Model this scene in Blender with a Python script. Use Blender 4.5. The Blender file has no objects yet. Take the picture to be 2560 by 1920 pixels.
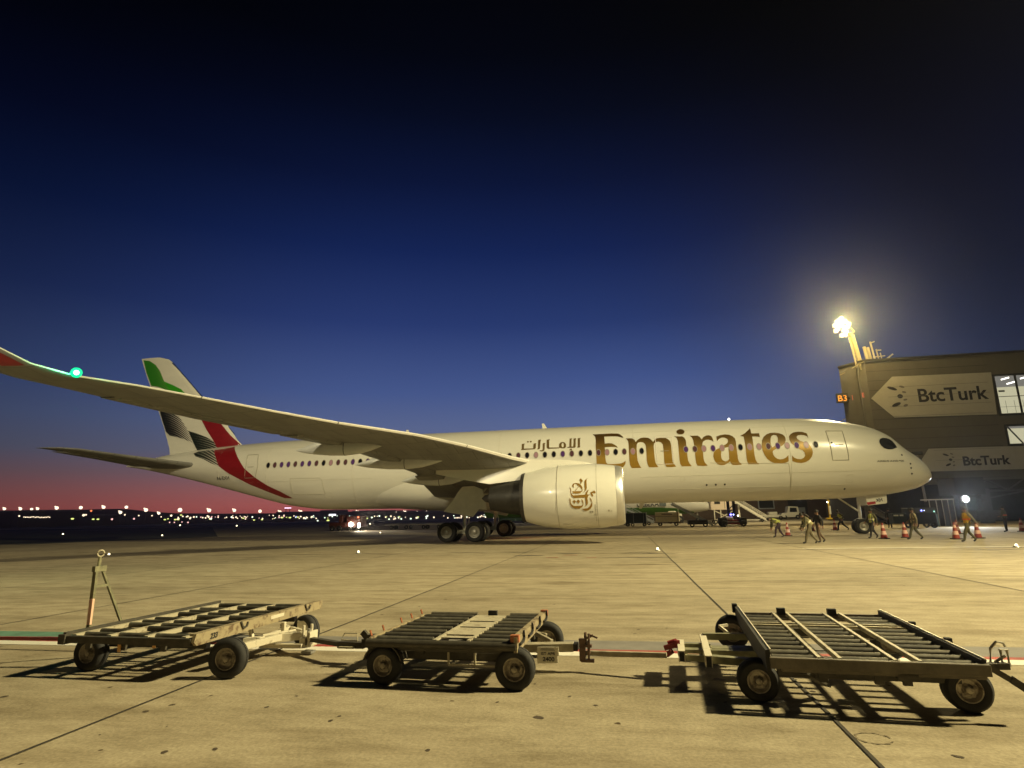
import bpy, bmesh, math, random
from mathutils import Vector, Matrix
from mathutils.geometry import tessellate_polygon
random.seed(7)
PI = math.pi
scene = bpy.context.scene
COL = scene.collection
# ------------------------------------------------------------------ camera
cd = bpy.data.cameras.new('camera'); cam = bpy.data.objects.new('camera', cd); COL.objects.link(cam)
cd.sensor_width = 36.0; cd.lens = 1491.96/2560*36.0; cd.clip_start = 0.1; cd.clip_end = 8000
def cam_axes(yaw, pitch, roll):
    fwd = Vector((math.sin(yaw)*math.cos(pitch), math.cos(yaw)*math.cos(pitch), math.sin(pitch)))
    right = Vector((math.cos(yaw), -math.sin(yaw), 0)); up = right.cross(fwd)
    return math.cos(roll)*right+math.sin(roll)*up, -math.sin(roll)*right+math.cos(roll)*up, fwd
cr, cu, cf = cam_axes(-0.177791, 0.217158, -0.020232)
cam.matrix_world = Matrix(((cr.x, cu.x, -cf.x, -21.8642), (cr.y, cu.y, -cf.y, -48.2572), (cr.z, cu.z, -cf.z, 1.7648), (0, 0, 0, 1)))
scene.camera = cam
# ------------------------------------------------------------------ world: dusk sky after sunset
def lin(c): return tuple(((v/255)/12.92 if v/255 <= .04045 else ((v/255+.055)/1.055)**2.4) for v in c)
def L4(*c): return (*lin(c), 1.0)
world = bpy.data.worlds.new('World'); scene.world = world; world.use_nodes = True
nt = world.node_tree; nt.nodes.clear()
def N(t, **k):
    n = nt.nodes.new(t)
    for a, b in k.items(): setattr(n, a, b)
    return n
def ramp(node, stops, interp='LINEAR'):
    cr_ = node.color_ramp; cr_.interpolation = interp
    while len(cr_.elements) > 1: cr_.elements.remove(cr_.elements[0])
    cr_.elements[0].position = stops[0][0]; cr_.elements[0].color = stops[0][1]
    for p, c in stops[1:]:
        e = cr_.elements.new(p); e.color = c
tc = N('ShaderNodeTexCoord'); sep = N('ShaderNodeSeparateXYZ'); nt.links.new(tc.outputs['Generated'], sep.inputs[0])
rb = N('ShaderNodeValToRGB'); nt.links.new(sep.outputs['Z'], rb.inputs[0])
ramp(rb, [(0.0, L4(112,100,116)), (.05, L4(104,108,140)), (.10, L4(98,110,152)), (.157, L4(87,103,151)), (.22, L4(65,84,138)), (.31, L4(39,57,109)), (.42, L4(20,36,84)), (.515, L4(11,22,58)), (.595, L4(6,13,36)), (.66, L4(3,7,22)), (.8, L4(2,3,12))])
# red afterglow near the horizon
rr = N('ShaderNodeValToRGB'); nt.links.new(sep.outputs['Z'], rr.inputs[0])
ramp(rr, [(0.0, L4(174,76,68)), (.02, L4(178,92,86)), (.045, L4(156,98,98)), (.07, L4(128,101,110)), (.10, L4(102,104,128)), (.145, L4(88,101,140)), (.20, L4(69,87,138)), (.31, L4(40,57,110)), (.42, L4(20,36,84)), (.515, L4(11,21,56)), (.66, L4(3,6,20)), (.8, L4(2,3,12))])
def dotn(v):
    n = N('ShaderNodeVectorMath', operation='DOT_PRODUCT'); nt.links.new(tc.outputs['Generated'], n.inputs[0]); n.inputs[1].default_value = v
    return n.outputs['Value']
def mapr(src, a, b, c, d):
    n = N('ShaderNodeMapRange', interpolation_type='SMOOTHSTEP'); nt.links.new(src, n.inputs[0])
    for i, v in enumerate((a, b, c, d)): n.inputs[i+1].default_value = v
    return n.outputs[0]
def azv(deg): return (math.sin(math.radians(deg)), math.cos(math.radians(deg)), 0)
gl = mapr(dotn(azv(-40)), .72, .96, 0, 1)
mx = N('ShaderNodeMixRGB'); nt.links.new(gl, mx.inputs[0]); nt.links.new(rb.outputs[0], mx.inputs[1]); nt.links.new(rr.outputs[0], mx.inputs[2])
fall = mapr(dotn(azv(-22)), .55, .93, .16, 1.0)
m2 = N('ShaderNodeMixRGB', blend_type='MULTIPLY'); m2.inputs[0].default_value = 1; nt.links.new(mx.outputs[0], m2.inputs[1]); nt.links.new(fall, m2.inputs[2])
fall2 = mapr(dotn(azv(30)), .10, .60, .50, 1.0)
m3 = N('ShaderNodeMixRGB', blend_type='MULTIPLY'); m3.inputs[0].default_value = 1; nt.links.new(m2.outputs[0], m3.inputs[1]); nt.links.new(fall2, m3.inputs[2]); m2 = m3
bg = N('ShaderNodeBackground'); nt.links.new(m2.outputs[0], bg.inputs[0]); bg.inputs[1].default_value = 1.0
wo = N('ShaderNodeOutputWorld'); nt.links.new(bg.outputs[0], wo.inputs[0])
# ------------------------------------------------------------------ apron floodlight masts, plus added fill lights
def lamp(name, kind, loc, power, color, size=1.0, target=None, spot=None, blend=.5):
    l = bpy.data.lights.new(name, kind); l.energy = power; l.color = color
    if kind in ('POINT', 'SPOT'): l.shadow_soft_size = size
    if kind == 'AREA': l.size = size
    if spot: l.spot_size = math.radians(spot); l.spot_blend = blend
    o = bpy.data.objects.new(name, l); COL.objects.link(o); o.location = loc
    if target: o.rotation_euler = (Vector(target)-Vector(loc)).to_track_quat('-Z', 'Y').to_euler()
    return o
WARM = (1.0, .86, .47)
lamp('floodlight_right', 'SPOT', (12, -37, 30), 172000, WARM, 1.1, (-24, -33, 0), 116, 1.0)
lamp('floodlight_mast_head', 'SPOT', (6.2, 28.4, 24.2), 30000, (1, .84, .44), .7, (-14, -6, 0), 110, .6)
lamp('mast_halo_fill', 'POINT', (5.5, 26.6, 24.3), 5200, (1, .70, .22), .5)  # added unseen lamp before the mast, for its halo and lit pole
lamp('floodlight_behind', 'SPOT', (-52, -78, 22), 66000, (1, .86, .55), 1.0, (-46, 0, 8), 58, .9)
lamp('floodlight_terminal', 'SPOT', (14, -38, 29), 11000, (1, .88, .6), .6, (30, 30, 9), 62, .7)
lamp('rear_apron_fill', 'SPOT', (5.0, 33.0, 25.0), 42000, (1, .86, .5), .7, (-14, 62, 0), 100, .8)  # added fill for the far ground; the mast carries no rear head
scene.view_settings.view_transform = 'Standard'; scene.view_settings.look = 'None'; scene.view_settings.exposure = 0; scene.view_settings.gamma = 1
scene.render.engine = 'CYCLES'; scene.cycles.max_bounces = 5; scene.cycles.sample_clamp_indirect = 4; scene.cycles.use_denoising = True
scene.render.film_transparent = False
# ------------------------------------------------------------------ materials
MATS = {}
def mat(name, col, rough=.6, metal=0.0, var=.0, vscale=3.0, stretch=(1, 1, 1), bump=0.0, col2=None, cov=.5, emit=None, spec=.5, coat=0.0):
    if name in MATS: return MATS[name]
    m = bpy.data.materials.new(name); m.use_nodes = True; t = m.node_tree; b = t.nodes['Principled BSDF']
    b.inputs['Roughness'].default_value = rough; b.inputs['Metallic'].default_value = metal
    b.inputs['Specular IOR Level'].default_value = spec; b.inputs['Coat Weight'].default_value = coat
    c = (*col, 1); b.inputs['Base Color'].default_value = c
    if emit: b.inputs['Emission Color'].default_value = (*emit[0], 1); b.inputs['Emission Strength'].default_value = emit[1]
    if var or col2 or bump:
        co = t.nodes.new('ShaderNodeTexCoord'); mp = t.nodes.new('ShaderNodeMapping'); mp.inputs['Scale'].default_value = stretch
        t.links.new(co.outputs['Object'], mp.inputs[0])
        nz = t.nodes.new('ShaderNodeTexNoise'); nz.inputs['Scale'].default_value = vscale; nz.inputs['Detail'].default_value = 6; nz.inputs['Roughness'].default_value = .65
        t.links.new(mp.outputs[0], nz.inputs[0])
        r_ = t.nodes.new('ShaderNodeValToRGB'); t.links.new(nz.outputs[0], r_.inputs[0])
        if col2: ramp(r_, [(max(0, cov-.08), (*col, 1)), (min(1, cov+.08), (*col2, 1))])
        else: ramp(r_, [(.3, (*[v*(1-var) for v in col], 1)), (.7, (*[min(1, v*(1+var)) for v in col], 1))])
        t.links.new(r_.outputs[0], b.inputs['Base Color'])
        if bump:
            bp = t.nodes.new('ShaderNodeBump'); bp.inputs['Strength'].default_value = bump; bp.inputs['Distance'].default_value = .02
            t.links.new(nz.outputs[0], bp.inputs['Height']); t.links.new(bp.outputs[0], b.inputs['Normal'])
    MATS[name] = m; return m
def emat(name, col, strength):
    return mat(name, (0, 0, 0), .6, emit=(col, strength))
# ------------------------------------------------------------------ mesh builder
class MB:
    def __init__(s): s.v = []; s.f = []; s.mi = []; s.cur = 0
    def add(s, vs, fs):
        k = len(s.v); s.v += [tuple(p) for p in vs]; s.f += [tuple(i+k for i in f) for f in fs]; s.mi += [s.cur]*len(fs); return s
    def box(s, a, b):
        x0, y0, z0 = a; x1, y1, z1 = b
        vs = [(x0,y0,z0),(x1,y0,z0),(x1,y1,z0),(x0,y1,z0),(x0,y0,z1),(x1,y0,z1),(x1,y1,z1),(x0,y1,z1)]
        return s.add(vs, [(0,3,2,1),(4,5,6,7),(0,1,5,4),(1,2,6,5),(2,3,7,6),(3,0,4,7)])
    def bar(s, p, q, w, h=None, up=(0, 0, 1)):
        p, q = Vector(p), Vector(q); h = h or w; d = (q-p).normalized(); u = Vector(up)
        if abs(d.dot(u)) > .99: u = Vector((0, 1, 0))
        a = d.cross(u).normalized()*w/2; b = a.cross(d).normalized()*h/2
        vs = [p-a-b, p+a-b, p+a+b, p-a+b, q-a-b, q+a-b, q+a+b, q-a+b]
        return s.add(vs, [(0,1,2,3),(7,6,5,4),(4,5,1,0),(5,6,2,1),(6,7,3,2),(7,4,0,3)])
    def tube(s, pts, r, n=10, caps=True):
        pts = [Vector(p) for p in pts]; rs = r if isinstance(r, (list, tuple)) else [r]*len(pts); k = len(s.v); vs = []; fs = []
        for i, p in enumerate(pts):
            d = (pts[min(i+1, len(pts)-1)]-pts[max(i-1, 0)]).normalized()
            u = Vector((0, 0, 1)) if abs(d.z) < .95 else Vector((1, 0, 0))
            a = d.cross(u).normalized(); b = a.cross(d)
            for j in range(n):
                t = 2*PI*j/n; vs.append(p+a*math.cos(t)*rs[i]+b*math.sin(t)*rs[i])
        for i in range(len(pts)-1):
            for j in range(n): fs.append((i*n+j, i*n+(j+1) % n, (i+1)*n+(j+1) % n, (i+1)*n+j))
        if caps: fs.append(tuple(range(n-1, -1, -1))); fs.append(tuple(range((len(pts)-1)*n, len(pts)*n)))
        return s.add(vs, fs)
    def lathe(s, prof, axis='y', c=(0, 0, 0), n=32, closed=False):
        # prof = list of (along, radius)
        vs = []; fs = []
        for a, r_ in prof:
            for j in range(n):
                t = 2*PI*j/n; x, y = math.cos(t)*r_, math.sin(t)*r_
                p = {'y': (x, a, y), 'x': (a, x, y), 'z': (x, y, a)}[axis]
                vs.append((p[0]+c[0], p[1]+c[1], p[2]+c[2]))
        m_ = len(prof)
        for i in range(m_ if closed else m_-1):
            for j in range(n): fs.append((i*n+j, i*n+(j+1) % n, ((i+1) % m_)*n+(j+1) % n, ((i+1) % m_)*n+j))
        return s.add(vs, fs)
    def prism(s, poly, axis, a, b):
        # poly: 2D list; axis: normal axis
        def P(u, v, w): return {'y': (u, w, v), 'x': (w, u, v), 'z': (u, v, w)}[axis]
        n = len(poly); vs = [P(u, v, a) for u, v in poly]+[P(u, v, b) for u, v in poly]
        return s.add(vs, [tuple(range(n)), tuple(range(2*n-1, n-1, -1))]+[(i, i+n, (i+1) % n+n, (i+1) % n) for i in range(n)])
    def loft(s, rings, caps=True):
        n = len(rings[0]); vs = [p for r_ in rings for p in r_]; fs = []
        for i in range(len(rings)-1):
            for j in range(n): fs.append((i*n+j, i*n+(j+1) % n, (i+1)*n+(j+1) % n, (i+1)*n+j))
        if caps: fs.append(tuple(range(n-1, -1, -1))); fs.append(tuple(range((len(rings)-1)*n, len(rings)*n)))
        return s.add(vs, fs)
    def build(s, name, mats, parent=None, smooth=False, bevel=0, loc=None):
        me = bpy.data.meshes.new(name); me.from_pydata(s.v, [], s.f)
        for m in (mats if isinstance(mats, (list, tuple)) else [mats]): me.materials.append(m)
        me.polygons.foreach_set('material_index', s.mi)
        bm = bmesh.new(); bm.from_mesh(me); bmesh.ops.recalc_face_normals(bm, faces=bm.faces)
        if bevel: bmesh.ops.bevel(bm, geom=bm.edges[:], offset=bevel, segments=1, affect='EDGES', clamp_overlap=True)
        bm.to_mesh(me); bm.free()
        if smooth:
            me.polygons.foreach_set('use_smooth', [True]*len(me.polygons))
            try: me.set_sharp_from_angle(angle=math.radians(38))
            except Exception: pass
        o = bpy.data.objects.new(name, me); COL.objects.link(o)
        if parent: o.parent = parent
        if loc: o.location = loc
        return o
def tag(o, label=None, cat=None, group=None, kind=None):
    if label: o['label'] = label
    if cat: o['category'] = cat
    if group: o['group'] = group
    if kind: o['kind'] = kind
    return o
def thing(name, label, cat, loc=(0, 0, 0), rotz=0.0, group=None):
    o = bpy.data.objects.new(name, None); COL.objects.link(o); o.location = loc; o.rotation_euler = (0, 0, rotz); o.empty_display_size = .3
    return tag(o, label, cat, group)
def kids(o): return [c for c in bpy.data.objects if c.parent == o]
def dup(o, loc=None, rotz=None, label=None, parent=None):
    c = o.copy(); COL.objects.link(c)
    if parent is not None: c.parent = parent
    if loc is not None: c.location = loc
    if rotz is not None: c.rotation_euler = (0, 0, rotz)
    if label: c['label'] = label
    for k in kids(o): dup(k, parent=c)
    return c
def flat_text(name, s, m, parent, size, loc, rot, width=None, shear=0.0, extrude=0.003, align='LEFT', bold=0.0):
    cu_ = bpy.data.curves.new(name, 'FONT'); cu_.body = s; cu_.size = size; cu_.extrude = extrude; cu_.shear = shear; cu_.align_x = align; cu_.offset = bold
    tmp = bpy.data.objects.new('tmp', cu_); COL.objects.link(tmp); bpy.context.view_layer.update()
    me = bpy.data.meshes.new_from_object(tmp.evaluated_get(bpy.context.evaluated_depsgraph_get())); bpy.data.objects.remove(tmp)
    xs = [v.co.x for v in me.vertices]
    if width:
        k = width/(max(xs)-min(xs))
        for v in me.vertices: v.co.x *= k
    me.materials.clear(); me.materials.append(m)
    o = bpy.data.objects.new(name, me); COL.objects.link(o); o.parent = parent; o.location = loc; o.rotation_euler = rot
    return o
def text_pts(s, size, bold=0.0):
    cu_ = bpy.data.curves.new('t', 'FONT'); cu_.body = s; cu_.size = size; cu_.offset = bold
    tmp = bpy.data.objects.new('tmp', cu_); COL.objects.link(tmp); bpy.context.view_layer.update()
    me = bpy.data.meshes.new_from_object(tmp.evaluated_get(bpy.context.evaluated_depsgraph_get())); bpy.data.objects.remove(tmp)
    return me
# ------------------------------------------------------------------ measured shapes (metres: s aft of the nose, z up)
ST=[(0,3.98,3.98,0.0),(0.04,4.18,3.78,0.28),(0.15,4.42,3.62,0.55),(0.5,5.0,3.4,1.0),(1.09,5.58,3.11,1.5),(1.7,6.05,2.97,1.85),(2.16,6.5,2.87,2.08),(2.6,6.98,2.79,2.25),(3.2,7.38,2.7,2.43),(3.88,7.7,2.65,2.6),(5.2,8.06,2.57,2.8),(6.4,8.32,2.52,2.9),(8.2,8.52,2.5,2.97),(10,8.6,2.5,2.98),(13,8.65,2.5,2.98),(20,8.69,2.5,2.98),(30,8.68,2.5,2.98),(46,8.67,2.56,2.98),(49.5,8.63,2.9,2.85),(52,8.57,3.45,2.62),(55.5,8.42,4.35,2.15),(59.7,8.12,5.4,1.5),(63,7.75,6.15,1.0),(65.2,7.3,6.6,0.55),(66.8,7.0,6.85,0.2)]
EM={'E':[[(23.917,7.75),(23.723,7.747),(23.034,7.753),(22.485,7.759),(22.022,7.725),(21.809,7.616),(21.681,7.487),(21.595,7.347),(21.767,7.406),(22.087,7.49),(22.494,7.51),(23.054,7.515),(23.027,7.218),(23.027,6.941),(22.761,6.959),(22.518,6.942),(22.308,6.838),(22.153,6.717),(22.059,6.572),(22.238,6.636),(22.531,6.671),(23.03,6.654),(23.022,6.221),(23.029,5.811),(22.991,5.513),(22.891,5.389),(22.466,5.361),(22.068,5.374),(21.854,5.407),(21.664,5.493),(21.565,5.596),(21.57,5.384),(21.681,5.202),(21.849,5.05),(22.485,5.05),(23.282,5.083),(23.708,5.124),(23.69,5.564),(23.694,6.247),(23.701,6.811),(23.694,7.399),(23.752,7.585)]],'m':[[(21.45,7.281),(21.154,7.287),(20.968,7.267),(20.815,7.163),(20.722,6.971),(20.577,7.137),(20.353,7.274),(20.084,7.306),(19.795,7.263),(19.596,7.122),(19.456,6.915),(19.307,7.109),(19.166,7.196),(18.899,7.223),(18.508,7.201),(18.336,7.066),(18.222,6.918),(18.186,6.635),(18.191,6.169),(18.196,5.635),(18.177,5.371),(18.061,5.184),(17.956,5.025),(18.304,5.01),(18.638,5.021),(18.729,5.207),(18.768,5.392),(18.765,5.789),(18.758,6.192),(18.763,6.466),(18.769,6.688),(18.883,6.862),(19.061,6.926),(19.246,6.906),(19.388,6.798),(19.446,6.576),(19.446,6.083),(19.437,5.68),(19.396,5.335),(19.207,5.041),(19.596,5.04),(19.881,5.05),(19.973,5.249),(20.018,5.568),(20.007,6.104),(20.009,6.6),(20.048,6.77),(20.17,6.904),(20.378,6.955),(20.567,6.906),(20.672,6.74),(20.695,6.405),(20.692,5.86),(20.674,5.538),(20.574,5.244),(20.444,5.016),(20.771,5.027),(21.138,5.039),(21.242,5.267),(21.274,5.613),(21.267,6.153),(21.259,6.708),(21.277,7.053),(21.348,7.202)]],'dot':[[(17.091,7.63),(17.134,7.537),(17.226,7.465),(17.348,7.43),(17.478,7.436),(17.589,7.484),(17.659,7.563),(17.675,7.658),(17.631,7.754),(17.537,7.828),(17.412,7.866),(17.282,7.859),(17.172,7.809),(17.104,7.727)]],'i':[[(17.89,7.293),(17.578,7.279),(17.319,7.266),(17.175,7.173),(17.099,6.955),(17.098,6.645),(17.101,6.126),(17.099,5.726),(17.084,5.437),(17.008,5.252),(16.857,5.027),(17.15,5.029),(17.557,5.043),(17.648,5.222),(17.681,5.484),(17.687,5.881),(17.675,6.421),(17.664,6.894),(17.724,7.155)]],'r':[[(16.77,7.285),(16.408,7.283),(16.202,7.274),(16.064,7.165),(15.965,6.961),(15.808,7.154),(15.586,7.259),(15.405,7.265),(15.238,7.186),(15.186,7.04),(15.165,6.757),(15.289,6.861),(15.485,6.925),(15.691,6.907),(15.886,6.789),(15.962,6.598),(15.982,6.217),(15.984,5.817),(15.985,5.528),(15.941,5.292),(15.744,5.028),(16.061,5.013),(16.438,5.039),(16.526,5.235),(16.551,5.575),(16.549,6.025),(16.554,6.567),(16.56,6.931),(16.632,7.162)]],'a':[[(14.901,7.141),(14.615,7.243),(14.275,7.286),(13.979,7.242),(13.753,7.102),(13.631,6.941),(13.606,6.718),(13.624,6.338),(13.623,5.859),(13.625,5.468),(13.569,5.235),(13.376,5.024),(13.759,5.007),(14.032,5.033),(14.122,5.152),(14.175,5.282),(14.32,5.159),(14.553,5.051),(14.804,5.034),(15.049,5.106),(15.231,5.345),(15.293,5.66),(15.239,5.947),(15.053,6.153),(14.839,6.252),(14.647,6.379),(14.38,6.491),(14.214,6.606),(14.133,6.768),(14.174,6.937),(14.323,7.029),(14.524,7.038),(14.715,6.961),(14.906,6.788)],[(14.687,6.058),(14.515,6.238),(14.178,6.319),(14.19,6.013),(14.202,5.671),(14.212,5.438),(14.334,5.313),(14.511,5.281),(14.677,5.378),(14.752,5.535),(14.752,5.797)]],'t':[[(13.243,7.108),(13.073,7.201),(12.875,7.306),(12.659,7.473),(12.423,7.703),(12.415,7.491),(12.427,7.28),(12.155,7.267),(11.892,7.266),(11.895,6.976),(12.132,7.029),(12.417,7.041),(12.438,6.667),(12.448,6.289),(12.468,5.867),(12.453,5.555),(12.425,5.323),(12.341,5.141),(12.193,5.014),(12.572,5.022),(12.927,5.034),(13.0,5.215),(13.025,5.498),(13.021,5.888),(13.003,6.312),(13.002,6.719),(13.002,7.054),(13.124,7.074)]],'e':[[(11.872,6.426),(11.794,6.722),(11.648,6.965),(11.407,7.152),(11.134,7.254),(10.832,7.269),(10.524,7.212),(10.309,7.088),(10.193,6.9),(10.192,6.68),(10.282,6.468),(10.473,6.288),(10.689,6.164),(10.921,6.069),(11.133,5.959),(11.221,5.845),(11.197,5.637),(11.117,5.48),(10.961,5.346),(10.771,5.289),(10.55,5.319),(10.374,5.402),(10.198,5.574),(10.217,5.142),(10.427,5.049),(10.818,5.012),(11.178,5.05),(11.414,5.159),(11.64,5.371),(11.783,5.633),(11.88,5.949),(11.895,6.187)],[(11.193,6.833),(11.09,7.024),(10.924,7.096),(10.761,7.052),(10.699,6.895),(10.726,6.675),(10.813,6.436),(10.96,6.295),(11.19,6.158),(11.251,6.32),(11.253,6.562)]],'s':[[(8.675,6.711),(8.718,6.891),(8.866,6.981),(9.099,7.019),(9.303,6.986),(9.431,6.867),(9.414,6.728),(9.275,6.586),(9.032,6.469),(8.78,6.405),(8.671,6.216),(8.571,5.975),(8.548,5.717),(8.647,5.415),(8.834,5.195),(9.086,5.052),(9.377,4.992),(9.707,5.037),(9.976,5.147),(9.961,5.54),(9.823,5.381),(9.639,5.286),(9.402,5.26),(9.205,5.333),(9.092,5.482),(9.092,5.686),(9.208,5.871),(9.454,6.01),(9.707,6.23),(9.886,6.45),(9.952,6.669),(9.914,6.943),(9.764,7.105),(9.536,7.222),(9.226,7.267),(8.942,7.233),(8.661,7.099),(8.661,6.917)]]}
AR=[[[(25.057,7.476),(24.833,7.491),(24.88,7.39),(24.884,6.765),(24.943,6.705),(25.106,6.713),(25.058,6.82)]],[[(25.376,7.464),(25.187,7.483),(25.209,7.353),(25.222,6.778),(25.281,6.707),(25.866,6.719),(25.83,6.792),(25.701,6.811),(25.684,7.467),(25.483,7.483),(25.532,7.381),(25.537,6.816),(25.408,6.81),(25.379,7.082)]],[[(25.716,6.532),(25.656,6.626),(25.574,6.659),(25.504,6.619),(25.517,6.523)]],[[(27.436,7.455),(27.21,7.497),(27.264,7.369),(27.246,6.813),(26.501,6.783),(26.465,6.708),(27.339,6.707),(27.435,6.796),(27.459,7.431)]],[[(27.734,7.185),(27.556,7.203),(27.587,7.078),(27.589,6.729),(27.622,6.583),(27.717,6.527),(27.858,6.52),(28.002,6.574),(27.955,6.609),(27.788,6.614),(27.742,6.686),(27.754,7.109)]],[[(28.1,7.473),(27.907,7.49),(27.936,7.374),(27.958,6.768),(27.993,6.709),(28.172,6.704),(28.116,6.825),(28.121,7.435)]],[[(29.372,7.192),(29.155,7.208),(29.21,7.121),(29.201,6.795),(28.484,6.79),(28.463,7.14),(28.407,7.202),(28.251,7.208),(28.281,7.107),(28.283,6.832),(28.339,6.735),(28.482,6.716),(29.442,6.694),(29.374,6.802),(29.394,7.155)]],[[(28.851,7.345),(28.869,7.298),(28.919,7.281),(28.972,7.303),(28.998,7.352),(28.98,7.399),(28.93,7.417),(28.876,7.394)]],[[(28.629,7.346),(28.648,7.299),(28.702,7.282),(28.757,7.303),(28.785,7.353),(28.765,7.4),(28.712,7.417),(28.654,7.394)]],[[(26.489,6.758),(26.468,7.054),(26.376,7.176),(26.211,7.219),(26.044,7.162),(25.949,7.007),(25.948,6.834),(26.018,6.714),(26.206,6.685)],[(26.117,6.952),(26.143,6.821),(26.206,6.77),(26.269,6.826),(26.296,6.959),(26.272,7.091),(26.21,7.144),(26.145,7.086)]]]
CAL=[[[(23.851,3.887),(23.954,3.767),(23.959,3.235),(24.023,3.119),(24.197,2.989),(24.073,3.137),(24.093,3.632),(24.058,3.718)]],[[(24.303,3.847),(24.169,3.686),(24.247,3.602),(24.29,3.517),(24.333,3.518),(24.322,3.629),(24.381,3.771)]],[[(24.797,3.377),(24.813,3.446),(24.743,3.547),(24.588,3.577),(24.435,3.555),(24.284,3.448),(24.203,3.292),(24.208,3.14),(24.262,3.041),(24.35,2.976),(24.571,2.956),(24.758,2.978),(24.805,3.072),(24.795,3.114),(24.685,3.102),(24.277,3.1),(24.241,3.158),(24.272,3.243),(24.421,3.383),(24.556,3.507),(24.657,3.527),(24.719,3.443),(24.714,3.29),(24.755,3.342)]],[[(24.667,3.119),(24.439,3.367),(24.414,3.349),(24.625,3.113)]],[[(24.96,3.347),(24.885,3.26),(24.884,3.007),(24.779,2.861),(24.067,2.885),(24.027,3.018),(23.921,3.133),(23.844,3.165),(23.944,2.982),(23.932,2.882),(23.78,2.895),(23.902,2.798),(23.942,2.682),(23.922,2.433),(23.963,2.318),(24.141,2.173),(24.048,2.303),(24.066,2.569),(24.091,2.719),(24.735,2.709),(24.881,2.855),(24.918,3.007),(24.92,3.21)]],[[(23.757,3.011),(23.69,3.027),(23.62,3.075),(23.518,3.106),(23.455,3.021),(23.475,2.937),(23.591,2.974),(23.659,2.959),(23.582,2.807),(23.668,2.776),(23.731,2.86)]],[[(23.805,2.729),(23.71,2.61),(23.681,2.394),(23.7,2.229),(23.812,2.066),(23.987,1.979),(24.155,1.974),(24.332,2.094),(24.198,2.083),(23.959,2.119),(23.798,2.265),(23.712,2.445),(23.78,2.562)]],[[(24.991,2.691),(24.932,2.672),(24.936,2.456),(24.874,2.338),(24.745,2.252),(24.337,2.26),(24.251,2.291),(24.229,2.373),(24.315,2.641),(24.218,2.555),(24.191,2.439),(24.208,2.29),(24.31,2.16),(24.484,2.097),(24.738,2.111),(24.915,2.239),(24.981,2.407)]],[[(24.723,2.609),(24.617,2.515),(24.719,2.384),(24.829,2.528)]],[[(24.485,2.62),(24.38,2.509),(24.482,2.379),(24.6,2.523)]]]
FIN={'green':[(66.43,17.04),(65.71,16.91),(64.99,16.45),(64.44,15.82),(63.85,14.77),(63.18,13.77),(63.96,14.13),(64.54,14.33),(65.25,14.45),(65.93,15.75)],'green2':[(63.85,14.77),(62.88,14.38),(61.91,13.91),(61.26,13.33),(61.8,12.91),(62.76,13.29),(63.18,13.77)],'black':[(64.07,12.01),(63.32,11.91),(62.57,11.68),(61.8,11.28),(61.38,10.77),(60.96,10.27),(60.65,9.86),(60.14,8.8),(60.93,9.15),(61.86,9.43),(62.69,9.61),(63.14,9.97),(63.57,10.88)],'black2':[(60.7,9.94),(59.64,9.61),(58.72,9.26),(57.98,8.87),(57.49,8.22),(58.61,8.07),(59.52,8.03),(59.99,8.72)],'red':[(59.48,11.0),(58.53,10.88),(57.53,10.55),(56.38,9.35),(55.3,8.41),(55.84,8.2),(57.48,8.18),(57.99,8.95),(58.8,9.97)]}
FB={'black':[(59.166,7.713),(58.84,7.858),(57.962,7.937),(57.095,7.936),(56.481,7.26),(55.865,6.41),(56.746,6.697),(57.725,7.127),(58.73,7.415)],'red':[(57.095,7.936),(56.115,7.983),(55.178,8.152),(54.52,7.558),(53.891,6.903),(53.197,6.13),(52.062,5.296),(50.957,4.623),(49.818,4.099),(48.896,3.554),(49.67,3.576),(51.161,4.143),(52.748,4.759),(54.843,5.766),(55.865,6.41),(56.392,7.177)]}
OUT={'door1':[(7.348,7.243),(6.223,7.208),(6.259,6.657),(6.258,6.133),(6.234,5.627),(6.254,5.099),(7.317,5.115),(7.32,5.878),(7.35,6.542)],'door2':[(19.263,7.306),(18.057,7.249),(18.11,6.095),(18.111,5.236),(19.264,5.229),(19.291,6.141)],'door4':[(53.113,7.25),(52.033,7.237),(51.828,6.291),(52.022,5.295),(53.162,5.304),(53.006,6.341)],'cargo_aft':[(48.693,5.102),(45.986,5.067),(45.827,4.824),(45.741,3.797),(48.664,3.856)],'cargo_fwd':[(15.567,5.21),(10.222,4.998),(10.043,3.24),(15.526,3.52)],'cock':[(3.911,6.38),(3.787,6.535),(3.569,6.617),(3.244,6.605),(3.03,6.532),(2.867,6.377),(2.788,6.143),(2.74,5.903),(3.142,5.781),(3.451,5.769),(3.72,5.856),(3.885,6.041),(3.942,6.192)],'dots':[(2.556,5.373),(2.037,4.757),(2.032,4.465),(1.994,4.079),(6.437,3.159),(7.191,6.35),(15.851,3.677),(15.213,3.678),(14.588,3.678)],'reg':[(56.306,5.542),(54.854,5.48),(56.459,5.263)],'type':[(4.39,5.021),(2.5,4.993),(4.402,4.903)],'doorhandle':[(7.036,6.289),(6.385,6.174)]}
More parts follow.
